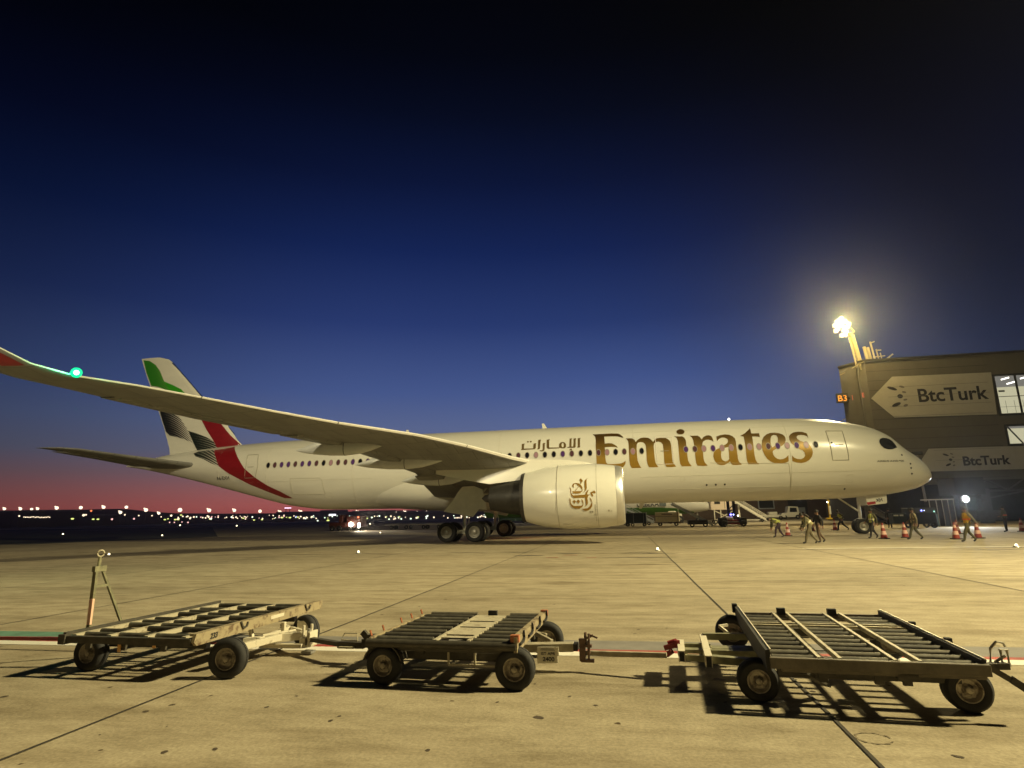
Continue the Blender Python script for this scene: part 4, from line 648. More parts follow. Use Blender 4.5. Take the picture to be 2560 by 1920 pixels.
# left dolly ---------------------------------------------------------
dl = thing('cargo_dolly', 'leftmost roller dolly with beige side rail, white tow arm and raised drawbar', 'dolly', (-27.68, -40.30, 0), math.radians(-2), 'baggage dollies coupled in a row on the apron')
W2, D2, zt = .92, 1.38, .46
b = MB(); b.box((-W2, -D2-.03, zt-.085), (W2-.03, -D2+.03, zt-.005)); b.box((-W2, -D2+.03, zt-.085), (-W2+.05, D2, zt-.02)); b.box((-W2, D2-.05, zt-.085), (W2, D2, zt-.01))
b.box((-W2-.02, -D2-.05, zt-.10), (-W2+.08, -D2+.04, zt+.012)); b.build('deck_frame', WOOD, dl, bevel=.004)
b = MB()
b.prism([(-D2, zt+.045), (D2+.04, zt+.045), (D2+.04, zt+.01), (D2, zt-.075), (-D2+.02, zt-.085), (-D2-.03, zt-.04)], 'x', W2-.02, W2+.02)
b.box((W2-.07, -D2, zt+.02), (W2-.02, D2, zt+.045)); sr = b.build('side_rail', BEIGE, dl)
for y in (-.55, .95):
    b = MB(); b.bar((W2+.03, y-.05, zt+.05), (W2+.03, y, zt-.03), .02); b.bar((W2+.03, y, zt-.03), (W2+.03, y+.07, zt-.02), .02); b.bar((W2+.03, y+.07, zt-.02), (W2+.03, y+.09, zt+.03), .02); b.build('latch', WOOD, sr)
flat_text('lettering', '233', INK, sr, .085, (W2+.024, -1.15, zt-.05), (PI/2, 0, PI/2), shear=.2, bold=.002)
b = MB(); b.box((W2+.018, .05, zt-.025), (W2+.024, .36, zt+.02)); b.build('worn_patch', CREAM, sr)
b = MB(); b.box((-W2+.0, -D2, zt-.01), (-W2+.04, D2, zt+.03)); b.build('side_rail', WOOD, dl)
for x in (-.80, -.30, .22, .74):
    b = MB(); b.box((x-.03, -D2+.04, zt-.045), (x+.03, D2-.06, zt+.004)); b.build('roller_beam', PALE, dl)
ny = 12
for (xa, xb) in ((-.77, -.33), (-.27, .19), (.25, .71)):
    for i in range(ny):
        y = -D2+.18+i*(2*D2-.34)/(ny-1)
        if (i+int(xa*10)) % 4 == 3: continue
        b = MB(); b.tube([(xa, y, zt-.022), (xb, y, zt-.022)], .033, 12); b.build('roller', ROLL2 if i % 3 else ROLL, dl, smooth=True)
    b = MB()
    for i in range(6): y = -D2+.3+i*.42; b.box((xa, y, zt-.07), (xb, y+.03, zt-.045))
    b.build('cross_member', WOOD, dl)
b = MB(); b.bar((-W2+.1, -.95, .30), (W2-.15, -.95, .30), .08); b.bar((-W2+.1, .95, .30), (W2-.15, .95, .30), .08); b.bar((-.35, -1.0, .33), (-.35, 1.0, .33), .08); b.bar((.35, -1.0, .33), (.35, 1.0, .33), .08); b.bar((0, -.95, .3), (.3, -.2, .3), .06)
for x in (-.6, -.1, .45): b.box((x, -D2+.02, .30), (x+.07, -D2+.05, zt-.08))
b.build('chassis', WOOD, dl)
for q in ((-.12, .285, -.08, .37), (.36, .34, .40, .38)):
    b = MB(); b.box((q[0], -D2, q[1]), (q[2], -D2+.012, q[3])); b.build('reflector', mat('amber_reflector', (.8, .42, .12), .3), dl)
dolly_wheel(dl, (-.763, -1.10, .21), .21, .16, 0); dolly_wheel(dl, (1.243, -1.19, .22), .22, .16, math.radians(8)); dolly_wheel(dl, (-.78, 1.0, .21), .21, .16, 0); dolly_wheel(dl, (1.22, .50, .215), .215, .15, math.radians(-14))
b = MB()
b.bar((.75, -.25, .20), (1.45, .05, .24), .055, .10); b.bar((.75, .62, .24), (1.45, .12, .24), .05, .09); b.bar((.85, -.95, .2), (1.2, -.1, .24), .08, .08)
b.bar((1.0, -.3, .22), (1.0, .62, .25), .06, .09); b.bar((.9, -.1, .13), (1.5, -.05, .13), .06, .05); b.box((1.12, .42, .24), (1.3, .60, .36)); b.bar((1.05, .2, .25), (1.05, .2, .38), .05)
b.bar((.82, -.15, .18), (.78, -.15, .34), .05); b.tube([(1.0, -.2, .27), (1.3, .1, .29)], .022, 8)
b.box((1.44, -.03, .13), (1.52, .15, .22)); b.box((1.56, -.04, .12), (1.60, .16, .30)); b.box((1.44, -.03, .11), (1.60, .15, .135)); b.tube([(1.48, .0, .25), (1.48, .0, .38)], .02, 8); b.tube([(1.54, .1, .25), (1.54, .1, .38)], .02, 8)
tb = b.build('tow_arm', CREAM, dl, bevel=.004)
b = MB(); b.tube([(1.53, .05, .1), (1.53, .05, .33)], .028, 10); b.box((1.46, .0, .02), (1.6, .12, .05)); b.build('coupling', GREYM, tb)
b = MB(); b.bar((-W2+.02, -.1, .22), (-1.55, -.15, .20), .06, .05); b.bar((-1.45, -.15, .16), (-1.45, -.15, .32), .07); b.build('rear_hitch', WOOD, dl)
b = MB(); b.bar((-1.46, -.15, .17), (-4.6, -.2, .13), .04, .045); b.build('tow_pole', REDP, dl)
# raised drawbar: an upright A-frame with a towing eye
b = MB(); A0, A1 = Vector((-1.007, -.955, .30)), Vector((-1.02, -.36, .30)); pL, pR = Vector((-1.007, -.955, 1.17)), Vector((-1.01, -.85, 1.17))
b.bar(A0, pL, .05, .035); b.bar(A1, pR, .03, .03); b.bar(A0.lerp(pL, .77), A1.lerp(pR, .77), .035); b.bar((-1.007, -.99, 1.19), (-1.01, -.81, 1.19), .05, .07); b.tube([(-1.007, -.92, 1.18), (-1.008, -.912, 1.34)], .02, 8); b.bar((-1.02, -1.0, .30), (-1.02, -.33, .30), .05, .05); b.bar((-1.02, -.7, .30), (-.9, -.7, .30), .06, .06)
db = b.build('drawbar', mat('olive_paint', (.20, .19, .11), .5, var=.35, vscale=10), dl)
b = MB(); c = Vector((-1.008, -.908, 1.385)); b.tube([c+Vector((.02*math.cos(2*PI*j/14), .032*math.cos(2*PI*j/14), .04*math.sin(2*PI*j/14))) for j in range(15)], .011, 8); b.build('towing_eye', PALE, db)
b = MB(); d = (pL-A0); b.bar(A0+d*.24+Vector((.02, -.02, 0)), A0+d*.60+Vector((.02, -.02, 0)), .05, .03); b.build('reflective_strip', mat('salmon_reflector', (.85, .52, .38), .4), db)
# middle dolly -------------------------------------------------------
dm = thing('cargo_dolly', 'middle roller dolly with two roller columns and a white number plate', 'dolly', (-23.85, -40.80, 0), math.radians(-3), 'baggage dollies coupled in a row on the apron')
W2, D2, zt = .845, .87, .475
b = MB(); b.tube([(-W2, -D2, zt-.045), (W2, -D2, zt-.045)], .045, 16); b.box((-W2, -D2+.02, zt-.12), (W2, -D2+.08, zt-.07)); b.box((-W2, D2-.05, zt-.1), (W2, D2, zt-.02)); b.box((-W2, -D2, zt-.1), (-W2+.05, D2, zt-.03)); b.box((-W2+.05, -.05, zt-.1), (W2, .05, zt-.06)); b.build('deck_frame', WOOD, dm, smooth=True)
b = MB(); b.box((-.10, -D2+.07, zt-.03), (-.06, D2-.05, zt-.008)); b.box((.28, -D2+.07, zt-.03), (.32, D2-.05, zt-.008))
for y0_, y1_ in ((-D2+.22, -D2+.32), (-D2+.40, -.05), (.02, .35), (.42, D2-.02)): b.box((-.06, y0_, zt-.03), (.28, y1_, zt-.012))
b.build('centre_plate', PALE, dm)
b = MB(); b.box((-.04, -D2+.07, zt-.09), (.26, -D2+.2, zt-.06)); b.build('chain_slot', BLK, dm)
rm = [ROLL, ROLL2, ROLL3]
rollers(dm, -W2+.06, -.12, [-D2+.14+i*.212 for i in range(9)][:9], zt-.03, .036, mats=rm)
rollers(dm, .34, W2-.05, [-D2+.14+i*.212 for i in range(9)][:9], zt-.03, .036, mats=rm)
b = MB(); b.prism([(-D2-.02, zt+.05), (D2, zt+.05), (D2+.05, zt+.01), (D2+.03, zt-.05), (-D2+.12, zt-.10), (-D2-.03, zt-.10)], 'x', W2-.02, W2+.015); b.box((W2-.05, -D2, zt+.035), (W2-.02, D2, zt+.05)); sr = b.build('side_rail', BEIGE, dm)
for i in range(4):
    y = -D2+.05+i*.46; b = MB(); x_ = W2+.03
    b.bar((x_, y, zt-.03), (x_, y+.17, zt-.025), .022); b.bar((x_, y+.17, zt-.025), (x_, y+.22, zt+.005), .022); b.bar((x_, y+.22, zt+.005), (x_, y+.19, zt+.075), .02); b.build('latch', BLK, sr)
for y in (-D2+.03, D2-.02):
    b = MB(); b.box((W2-.06, y-.04, zt+.0), (W2+.03, y+.02, zt+.07)); b.build('corner_cap', RUST, sr)
b = MB(); b.box((-W2-.03, -D2+.1, zt-.05), (-W2+.0, D2-.02, zt-.01)); sl_ = b.build('side_rail', BEIGE, dm)
for y in (-.72, -.40, .12, .45, .8):
    b = MB(); b.bar((-W2-.02, y, zt), (-W2-.03, y-.02, zt+.06), .016); b.build('guide_pin', RUST, sl_)
b = MB(); b.box((.06, D2-.02, zt-.02), (.18, D2+.03, zt+.045)); b.build('stop_block', BLK, dm)
b = MB(); b.bar((-W2+.05, -.6, .27), (W2-.1, -.6, .27), .1, .08); b.bar((-W2+.05, .6, .27), (W2-.1, .6, .27), .1, .08); b.bar((-.3, -.7, .33), (-.3, .7, .33), .1, .08); b.bar((.3, -.7, .33), (.3, .7, .33), .1, .08); b.bar((-.3, -.6, .32), (.3, .3, .3), .05); b.build('chassis', WOOD, dm)
b = MB(); b.bar((.05, -.72, .20), (.62, -.72, .20), .02); b.bar((.05, -.72, .20), (.05, -.72, .34), .02); b.bar((.35, -.72, .20), (.35, -.72, .34), .02); b.build('rail_guard', PALE, dm)
dolly_wheel(dm, (-.65, -.806, .20), .20, .16, 0, True); dolly_wheel(dm, (.814, -.80, .21), .21, .16, math.radians(2)); dolly_wheel(dm, (-.66, .72, .20), .20, .16); dolly_wheel(dm, (.88, .72, .21), .21, .15, math.radians(4))
b = MB(); b.bar((.5, -.05, .25), (1.32, .02, .27), .13, .09); b.bar((.75, .5, .33), (1.05, .1, .30), .04, .05); b.bar((.6, .72, .3), (.95, .3, .33), .03, .05); ta = b.build('tow_arm', mat('worn_beige_arm', (.36, .32, .23), .6, var=.3, vscale=8), dm, bevel=.004)
b = MB(); b.box((1.32, -.045, .235), (1.37, .085, .31)); b.build('rubber_boot', BLK, ta)
b = MB(); b.bar((1.42, .02, .12), (1.42, .02, .36), .07, .06); b.bar((1.49, .02, .14), (1.49, .02, .34), .02, .05); b.box((1.40, -.01, .27), (1.53, .05, .30)); b.box((1.40, -.01, .11), (1.55, .05, .14)); b.bar((1.42, .02, .34), (1.55, .02, .40), .022); b.tube([(1.46, .02, .3), (1.46, .02, .43)], .016, 8); b.tube([(1.50, .0, .2), (1.50, .0, .42)], .012, 8); b.bar((1.5, .02, .405), (1.6, 0, .375), .018); b.build('coupling', mat('rusty_coupling', (.17, .11, .08), .55, .4, var=.35, vscale=14), ta)
b = MB(); b.prism([(.91, .105), (.915, .282), (1.16, .287), (1.165, .20), (1.15, .19), (1.15, .115)], 'y', -.115, -.105); pl = b.build('number_plate', PLATE, dm)
flat_text('lettering', 'IST APR', INK, pl, .042, (.955, -.117, .200), (PI/2, 0, 0), width=.165, bold=.0005); flat_text('lettering', '2400', INK, pl, .062, (.975, -.117, .135), (PI/2, 0, 0), width=.135, bold=.001)
b = MB(); b.box((.96, -.118, .262), (1.11, -.1155, .266)); b.box((.95, -.118, .250), (1.12, -.1155, .254)); b.build('ruled_line', INK, pl)
b = MB(); b.bar((-W2+.05, .05, .28), (-1.32, -.05, .25), .05, .10); b.bar((-W2, -.12, .36), (-1.25, -.1, .36), .10, .02); b.bar((-1.28, -.12, .40), (-1.12, -.12, .24), .045, .07); b.bar((-1.14, -.16, .23), (-1.04, -.16, .13), .07); b.bar((-1.3, .0, .22), (-1.66, .0, .22), .10, .07); b.bar((-1.62, .0, .22), (-2.3, .36, .20), .07, .05); rh = b.build('rear_hitch', WOOD, dm)
b = MB(); b.tube([(-1.40, -.02, .27), (-1.40, -.02, .36), (-1.58, -.02, .36), (-1.62, -.02, .28), (-1.40, -.02, .27)], .008, 6); b.bar((-1.42, -.06, .20), (-1.62, -.06, .20), .06, .02); b.build('handle', PALE, rh)
# right dolly --------------------------------------------------------
dr_ = thing('cargo_dolly', 'rightmost large roller dolly with four pale lengthwise beams and red coupling', 'dolly', (-19.70, -40.83, 0), math.radians(-4), 'baggage dollies coupled in a row on the apron')
W2, D2, zt = .855, 1.335, .465
b = MB(); b.box((-W2, -D2-.02, zt-.095), (W2+.02, -D2+.03, zt+.0)); b.box((-W2, D2-.04, zt-.1), (W2, D2, zt-.01)); b.box((-W2+.1, -D2+.03, zt-.13), (W2, -D2+.07, zt-.095)); b.box((-W2+.02, -D2, zt-.10), (-W2+.06, D2, zt-.04))
b.build('deck_frame', mat('grey_brown_steel', (.13, .112, .08), .6, .1, var=.3, vscale=7), dr_, bevel=.004)
b = MB(); b.prism([(-D2, zt+.06), (D2, zt+.06), (D2+.03, zt+.02), (D2, zt-.10), (-D2, zt-.13)], 'x', -W2-.03, -W2+.01); b.box((-W2-.06, D2-.02, zt-.02), (-W2, D2+.08, zt+.09)); sl_ = b.build('side_rail', BLK, dr_)
b = MB(); b.bar((-W2+.015, -D2, zt+.064), (-W2+.015, D2, zt+.064), .012, .012); b.build('worn_edge', CREAM, sl_)
b = MB(); b.prism([(-D2+.02, zt+.03), (D2, zt+.04), (D2, zt-.06), (-D2+.1, zt-.10)], 'x', W2-.03, W2+.01); sr = b.build('side_rail', BLK, dr_)
b = MB(); b.bar((W2+.0, -D2+.02, zt+.036), (W2+.0, D2, zt+.045), .014, .012); b.build('worn_edge', CREAM, sr)
for y in (-.55, .35): b = MB(); b.box((W2+.01, y, zt+.02), (W2+.06, y+.07, zt+.06)); b.build('latch', BLK, sr)
for x in (-.43, -.26, .18, .37):
    b = MB(); b.box((x-.016, -D2+.03, zt-.04), (x+.016, D2-.03, zt+.006)); b.build('roller_beam', PALE, dr_)
yy = [-D2+.14+i*.205 for i in range(12)]
for xa, xb in ((-W2+.04, -.46), (-.24, .15), (.40, W2-.05)):
    for i, y in enumerate(yy):
        if i == 8: continue
        b = MB(); b.tube([(xa, y, zt-.035), (xb, y, zt-.035)], .034, 12); b.build('roller', [ROLL, ROLL, ROLL3, ROLL2][(i+int(10*xb)) % 4], dr_, smooth=True)
b = MB(); b.box((-W2+.03, yy[8]-.05, zt-.03), (W2-.03, yy[8]-.02, zt-.006)); b.box((-W2+.03, yy[8]+.09, zt-.03), (W2-.03, yy[8]+.12, zt-.006)); b.build('cross_beam', PALE, dr_)
b = MB()
for xg in ((-.41, -.28), (.20, .35)):
    for y in (-.9, -.25, .6, 1.0): b.add([(xg[0], y, zt-.015), (xg[1], y, zt-.015), (xg[1], y+.2, zt-.06), (xg[0], y+.2, zt-.06), (xg[0], y, zt-.02), (xg[1], y, zt-.02), (xg[1], y+.2, zt-.065), (xg[0], y+.2, zt-.065)], [(0, 1, 2, 3), (7, 6, 5, 4), (0, 4, 5, 1), (1, 5, 6, 2), (2, 6, 7, 3), (3, 7, 4, 0)])
b.build('gusset', WOOD, dr_)
for x in (-.33, .27): b = MB(); b.box((x-.05, D2-.12, zt-.02), (x+.05, D2-.05, zt+.06)); b.build('stop_block', BLK, dr_)
b = MB(); b.bar((-W2+.1, -1.0, .28), (W2-.1, -1.0, .28), .09); b.bar((-W2+.1, 1.0, .28), (W2-.1, 1.0, .28), .09); b.bar((-.34, -1.2, .33), (-.34, 1.2, .33), .1, .06); b.bar((.28, -1.2, .33), (.28, 1.2, .33), .1, .06); b.bar((-.55, -1.1, .30), (-.30, -.8, .12), .09, .03)
for x in (-.45, 0.0, .22): b.box((x, -D2+.04, .26), (x+.07, -D2+.08, zt-.09))
b.box((.18, -D2+.03, .30), (.34, -D2+.10, .36)); b.build('chassis', WOOD, dr_)
LR = mat('bright_rim', (.48, .43, .34), .45, .4, vscale=12, col2=(.14, .11, .08), cov=.56)
dolly_wheel(dr_, (-.935, -1.0, .19), .19, .17, 0, False, LR); dolly_wheel(dr_, (.80, -.99, .192), .192, .18, math.radians(-3), False, LR); dolly_wheel(dr_, (-.95, 1.30, .21), .21, .16); dolly_wheel(dr_, (.80, 1.0, .19), .19, .16)
b = MB(); b.bar((-1.36, -.72, .30), (-.9, -.72, .28), .09, .07); b.bar((-1.36, .28, .33), (-.8, .35, .33), .06, .07); b.bar((-1.66, -.3, .27), (-.6, -.25, .27), .12, .07); b.bar((-1.66, -.08, .29), (-1.3, -.05, .29), .05, .05); b.bar((-1.64, -.55, .27), (-1.3, -.6, .27), .04, .06); b.bar((-1.30, -.2, .28), (-.6, -.1, .28), .16, .06); ta = b.build('tow_frame', mat('olive_paint', (0, 0, 0)), dr_)
for x, y0_, y1_ in ((-1.36, -.80, .32), (-1.62, -.62, -.02)):
    b = MB(); b.box((x-.035, y0_, .235), (x-.025, y1_, .335)); b.box((x+.025, y0_, .235), (x+.035, y1_, .335)); b.box((x-.035, y0_, .335), (x+.035, y1_, .345)); b.build('cross_channel', CREAM, ta)
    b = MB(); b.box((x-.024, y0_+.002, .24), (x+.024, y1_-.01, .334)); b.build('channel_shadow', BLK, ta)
b = MB(); b.box((-1.56, -.56, .24), (-1.42, -.50, .30)); b.build('buffer', mat('brown_block', (.20, .12, .07), .7, var=.3, vscale=9), ta)
b = MB(); b.bar((-1.64, -.25, .34), (-1.80, -.22, .29), .05, .05); b.bar((-1.66, -.25, .38), (-1.66, -.25, .30), .06, .04); b.bar((-1.72, -.28, .27), (-1.78, -.24, .22), .04, .05); b.tube([(-1.66, -.2, .36), (-1.76, -.2, .33)], .03, 8); b.build('coupling', REDP, ta)
b = MB(); b.bar((-1.15, .55, .40), (-1.02, .50, .30), .03, .03); b.bar((-1.15, .55, .40), (-1.05, .60, .41), .03, .03); b.build('lever', CREAM, ta)
b = MB(); b.bar((W2+.02, -1.28, .44), (1.06, -1.26, .32), .035, .045); b.bar((1.04, -1.26, .34), (1.16, -1.28, .25), .055, .06); b.bar((W2-.02, -1.2, .42), (1.08, -1.15, .42), .06, .05); rh = b.build('rear_hitch', WOOD, dr_)
b = MB(); b.tube([(.97, -1.12, .44), (.985, -1.12, .55), (1.03, -1.12, .60)], .011, 6); b.tube([(1.0, -1.12, .57), (1.04, -1.12, .61), (1.09, -1.12, .60), (1.10, -1.12, .57)], .010, 6); b.tube([(1.05, -1.14, .42), (1.05, -1.14, .55), (1.10, -1.14, .55), (1.10, -1.14, .42), (1.05, -1.14, .42)], .014, 6); b.tube([(1.0, -1.12, .44), (1.08, -1.14, .50)], .012, 6); b.build('latch_lever', mat('pale_chain', (.45, .41, .32), .45, .3), rh)
# coupling poles between the dollies
b = MB(); b.bar((-22.40, -40.83, .20), (-21.50, -41.05, .24), .05, .05); tag(b.build('tow_pole', mat('worn_beige_arm', (0, 0, 0))), 'beige tow pole joining the middle dolly and the rightmost dolly', 'tow bar')
# ------------------------------------------------------------------ terminal
CONC = mat('terminal_cladding', (.13, .122, .10), .8, var=.07, vscale=.8, stretch=(1, 1, .4))
CONC2 = mat('terminal_side_cladding', (.14, .135, .115), .8, var=.1, vscale=.9)
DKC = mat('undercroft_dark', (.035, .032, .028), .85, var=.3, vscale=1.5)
term = thing('terminal_building', 'dark panelled terminal with white arrow-shaped advertising panels behind the jet nose', 'building', (8.4, 30, 0))
b = MB(); b.prism([(0, 0), (50, 0), (50, 30), (12, 30), (-1.95, 3.1)], 'z', 4.4, 19.5); b.build('wall', CONC, term)
b = MB(); b.add([(-.02, -.01, 4.4), (-1.97, 3.09, 4.4), (-1.97, 3.09, 19.49), (-.02, -.01, 19.49)], [(0, 1, 2, 3)]); b.box((-.75, .6, 4.4), (-.55, 1.0, 19.48)); b.build('corner_wall', CONC2, term)
for z in [5.0+1.2*i for i in range(12)]:
    b = MB(); b.box((.02, -.012, z), (13.3, .0-.002, z+.035)); b.build('panel_joint', DKC, term)
b = MB(); b.prism([(-.15, -.2), (50, -.2), (50, 30), (12, 30), (-2.1, 3.0)], 'z', 19.5, 19.75); b.build('roof', DKC, term)
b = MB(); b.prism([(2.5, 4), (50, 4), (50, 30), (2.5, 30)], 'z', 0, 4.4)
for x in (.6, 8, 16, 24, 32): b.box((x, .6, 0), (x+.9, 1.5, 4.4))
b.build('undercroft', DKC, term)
AD = mat('advert_panel', (.50, .49, .43), .7, var=.05, vscale=1.5); ADI = mat('advert_ink', (.018, .018, .022), .6); ADG = mat('advert_grey', (.17, .16, .15), .6)
def advert(x0, z0, pts, tx, tz, ts, tw, lx, lz, k):
    b = MB(); b.prism([(x-8.4, z) for x, z in pts], 'y', -.05, -.02); a = b.build('advert_panel', AD, term)
    flat_text('lettering', 'BtcTurk', ADI, a, ts, (tx-8.4, -.06, tz), (PI/2, 0, 0), width=tw, bold=.045)
    for (dx, dz, an, L_, W_, m) in ((-.75, 1.0, -22, .95, .30, ADI), (0, .0, 0, .52, .44, ADI), (-.55, -1.0, 22, .9, .34, ADI), (.35, 1.15, -20, .5, .22, ADG), (.5, .48, -12, .4, .2, ADG), (.5, -.45, 12, .4, .2, ADG), (.45, -1.15, 20, .45, .26, ADG)):
        an = math.radians(an); e = []
        for j in range(14):
            u, v = L_*.6*k*math.cos(2*PI*j/14), W_*.6*k*math.sin(2*PI*j/14); e.append((lx-8.4+dx*k+u*math.cos(an)-v*math.sin(an), lz+dz*k+u*math.sin(an)+v*math.cos(an)))
        b = MB(); b.prism(e, 'y', -.062, -.055); b.build('petal', m, a)
    for z in [z0+.1+1.2*i for i in range(5)]:
        lo = min(p[1] for p in pts); hi = max(p[1] for p in pts)
        if lo+.2 < z < hi-.2: b = MB(); b.box((2.0 if k > .9 else 6, -.066, z), (13.0, -.051, z+.03)); b.build('panel_joint', ADG, a)
advert(0, 12.4, [(8.53, 14.87), (11.21, 17.41), (21.96, 17.28), (21.72, 12.23), (10.77, 12.39)], 13.6, 14.15, 2.25, 7.5, 11.75, 14.95, 1.0)
advert(1, 5.8, [(12.98, 7.3), (13.88, 8.51), (34, 8.41), (34, 5.8), (13.4, 5.85)], 17.2, 6.45, 1.45, 4.9, 16.0, 7.15, .58)
ROOM = emat('lit_room', (.93, .88, .58), .55); ROOMC = emat('room_ceiling', (.5, .48, .42), .35); TUBE = emat('ceiling_tubes', (1, .96, .88), 2.2); FRM = mat('window_frame_dark', (.03, .03, .028), .6)
def bigwin(x0, x1, z0, z1, brace, ceil):
    x0 -= 8.4; x1 -= 8.4
    b = MB(); b.box((x0-.25, -.09, z0-.25), (x1+.25, -.03, z1+.25)); f = b.build('window', FRM, term)
    zc = z1-(z1-z0)*.30 if ceil else z1-.25
    b = MB(); b.box((x0, -.10, z0), (x1, -.095, zc)); b.build('pane', ROOM, f)
    b = MB(); b.box((x0, -.10, zc), (x1, -.095, z1)); b.build('ceiling_view', ROOMC, f)
    b = MB()
    for i in range(int((x1-x0)/2.0)):
        xx = x0+.6+i*2.0
        for q in (0, .5):
            b.add([(xx+q, -.103, z1-.35-q*1.1), (xx+q+.9, -.103, z1-.12-q*1.1), (xx+q+.9, -.103, z1-.30-q*1.1), (xx+q, -.103, z1-.52-q*1.1)], [(0, 1, 2, 3)])
    if b.v and ceil: b.build('ceiling_lamps', TUBE, f)
    b = MB(); n = int((x1-x0)/2.1)
    for i in range(1, n+1): b.box((x0+2.1*i-.12, -.13, z0), (x0+2.1*i+.12, -.10, z1))
    if brace: b.bar((x0, -.12, z1), (x0+1.3, -.12, z0), .1, .14); b.bar((x0+2.2, -.12, z1), (x0+3.6, -.12, z0), .1, .14)
    else:
        b.box((x0, -.125, z0+(z1-z0)*.44), (x1, -.105, z0+(z1-z0)*.44+.07)); b.box((x0, -.12, z0+.75), (x1, -.108, z0+.78))
        for i in range(9): b.box((x0+.6+.9*i, -.12, z0), (x0+.63+.9*i, -.108, z0+1.5))
        b.box((x0+.1, -.122, z0+2.55), (x0+.75, -.108, z0+2.75))
    b.build('mullion', FRM, f)
bigwin(22.2, 40, 12.3, 16.75, False, True); bigwin(22.45, 40, 8.75, 10.75, True, False)
# stand number display on the corner
b = MB(); b.box((-3.05, 2.0, 14.85), (-1.75, 2.3, 16.05)); b.bar((-1.9, 2.2, 15.4), (-1.2, 2.3, 15.4), .15); dsp = b.build('display_board', FRM, term)
flat_text('lettering', 'B3', emat('led_orange', (1, .33, .03), 1.6), dsp, 1.05, (-2.98, 1.97, 15.05), (PI/2, 0, 0), width=1.0, bold=.0)
DO = emat('orange_dim', (.9, .22, .10), .8)  # dim orange glowing characters beside the board
flat_text('lettering', '1', DO, dsp, .9, (-1.45, 1.9, 15.1), (PI/2, 0, 0), bold=.02); flat_text('lettering', 'B', DO, dsp, .8, (-.65, .55, 15.15), (PI/2, 0, 0), bold=.02)
b = MB(); b.box((-2.9, 2.9, 12.2), (-1.8, 3.6, 12.45)); b.bar((-2.8, 3.1, 10.0), (-2.8, 3.1, 12.3), .1); b.bar((-2.8, 3.1, 12.4), (-2.0, 3.1, 13.0), .1); b.box((-2.9, 2.9, 10.1), (-1.8, 3.6, 10.22)); b.build('balcony_bracket', CONC2, term)
# jet bridge machinery under the panels
jb = thing('jet_bridge', 'dark boarding bridge machinery beneath the lower advertising panel', 'boarding bridge', (16, 24, 0))
JM = mat('bridge_steel', (.10, .095, .09), .6, .3, var=.25, vscale=2)
b = MB(); b.box((-2.2, 0, 3.6), (16, 3.2, 4.5)); b.box((-3.0, -.2, 3.0), (-.2, 3.4, 4.8)); b.build('tunnel', DKC, jb)
b = MB()
for x in (-1.5, 2, 5.5, 9): b.bar((x, -.05, 3.4), (x+1.7, -.05, 4.5), .12); b.bar((x+1.7, -.05, 4.5), (x+3.5, -.05, 3.4), .12)
b.bar((-2.8, -.05, 3.3), (14, -.05, 3.4), .16); b.bar((-3.4, -.05, 3.0), (-.5, -.05, 2.5), .15); b.bar((-.4, 0, 2.5), (4.0, 0, 3.3), .14); b.build('bracing', JM, jb)
b = MB(); b.box((-.4, .4, 0), (.5, 1.4, 4.3)); b.box((-1.2, .2, .3), (1.4, 1.7, 1.3)); b.build('leg', JM, jb)
b = MB(); b.box((6, .4, 0), (6.8, 1.2, 4.3)); b.build('leg', JM, jb)
# light mast on the roof corner
mast = thing('floodlight_mast', 'pale roof-edge lighting mast with blazing floodlight cluster above the terminal corner', 'light mast', (7.9, 30.6, 19.0))
MP = mat('mast_paint', (.42, .38, .25), .5, var=.08, vscale=4)
b = MB(); b.bar((.35, 0, -.4), (-.25, 0, 4.2), .42, .42); b.bar((-.15, .1, -.3), (-.55, .1, 3.9), .16, .16); b.bar((-1.0, 0, 3.9), (.1, 0, 4.6), .12); b.bar((.1, 0, 4.6), (-.7, 0, 5.8), .14); b.bar((-.2, 0, 4.3), (-1.4, 0, 4.6), .2); b.build('pole', MP, mast)
FL = emat('floodlight_glow', (1.0, .92, .66), 3.0)
for (dx, dz) in ((-1.35, 5.3), (-.95, 5.9), (-1.9, 5.0), (-1.25, 4.7), (-1.75, 5.7), (-1.15, 4.15), (-1.55, 4.1), (-.75, 5.2), (-1.6, 6.1), (-2.2, 5.45), (-1.0, 4.55), (-1.45, 5.65), (-1.9, 5.9), (-.55, 5.55), (-2.15, 4.75), (-1.3, 6.35)):
    b = MB(); b.box((dx-.26, -.45, dz-.26), (dx+.26, -.2, dz+.26)); fl = b.build('floodlight', MP, mast, bevel=.04)
    b = MB(); b.lathe([(-.46, .02), (-.46, .235), (-.455, .24)], 'y', (dx, 0, dz), 16); b.build('lens', FL, fl)
aer = thing('roof_aerials', 'cluster of pale aerial posts and railing on the roof right of the lighting mast', 'antenna', (9.3, 30.4, 19.6))
b = MB()
for x, h, w in ((-.35, 1.9, .28), (.05, 1.8, .26), (.5, 2.5, .16), (.95, 1.5, .12), (1.3, 1.0, .1)): b.bar((x, 0, 0), (x-.25*h/2.5, 0, h), w)
b.bar((.35, 0, 2.35), (.75, 0, 2.5), .12); b.bar((.8, 0, 1.35), (1.35, 0, 1.35), .12); b.bar((0, 0, .1), (2.2, 0, .25), .12); b.bar((.3, 0, .5), (1.7, 0, .6), .1); b.bar((1.7, 0, .1), (2.6, 0, .75), .16); b.build('posts', MP, aer)
b = MB(); b.bar((-2.2, .2, -.7), (-1.0, -.5, -.1), .09); b.bar((-3.2, 1.6, -1.2), (-2.7, 1.2, -1.0), .08); b.build('railing', MP, aer)
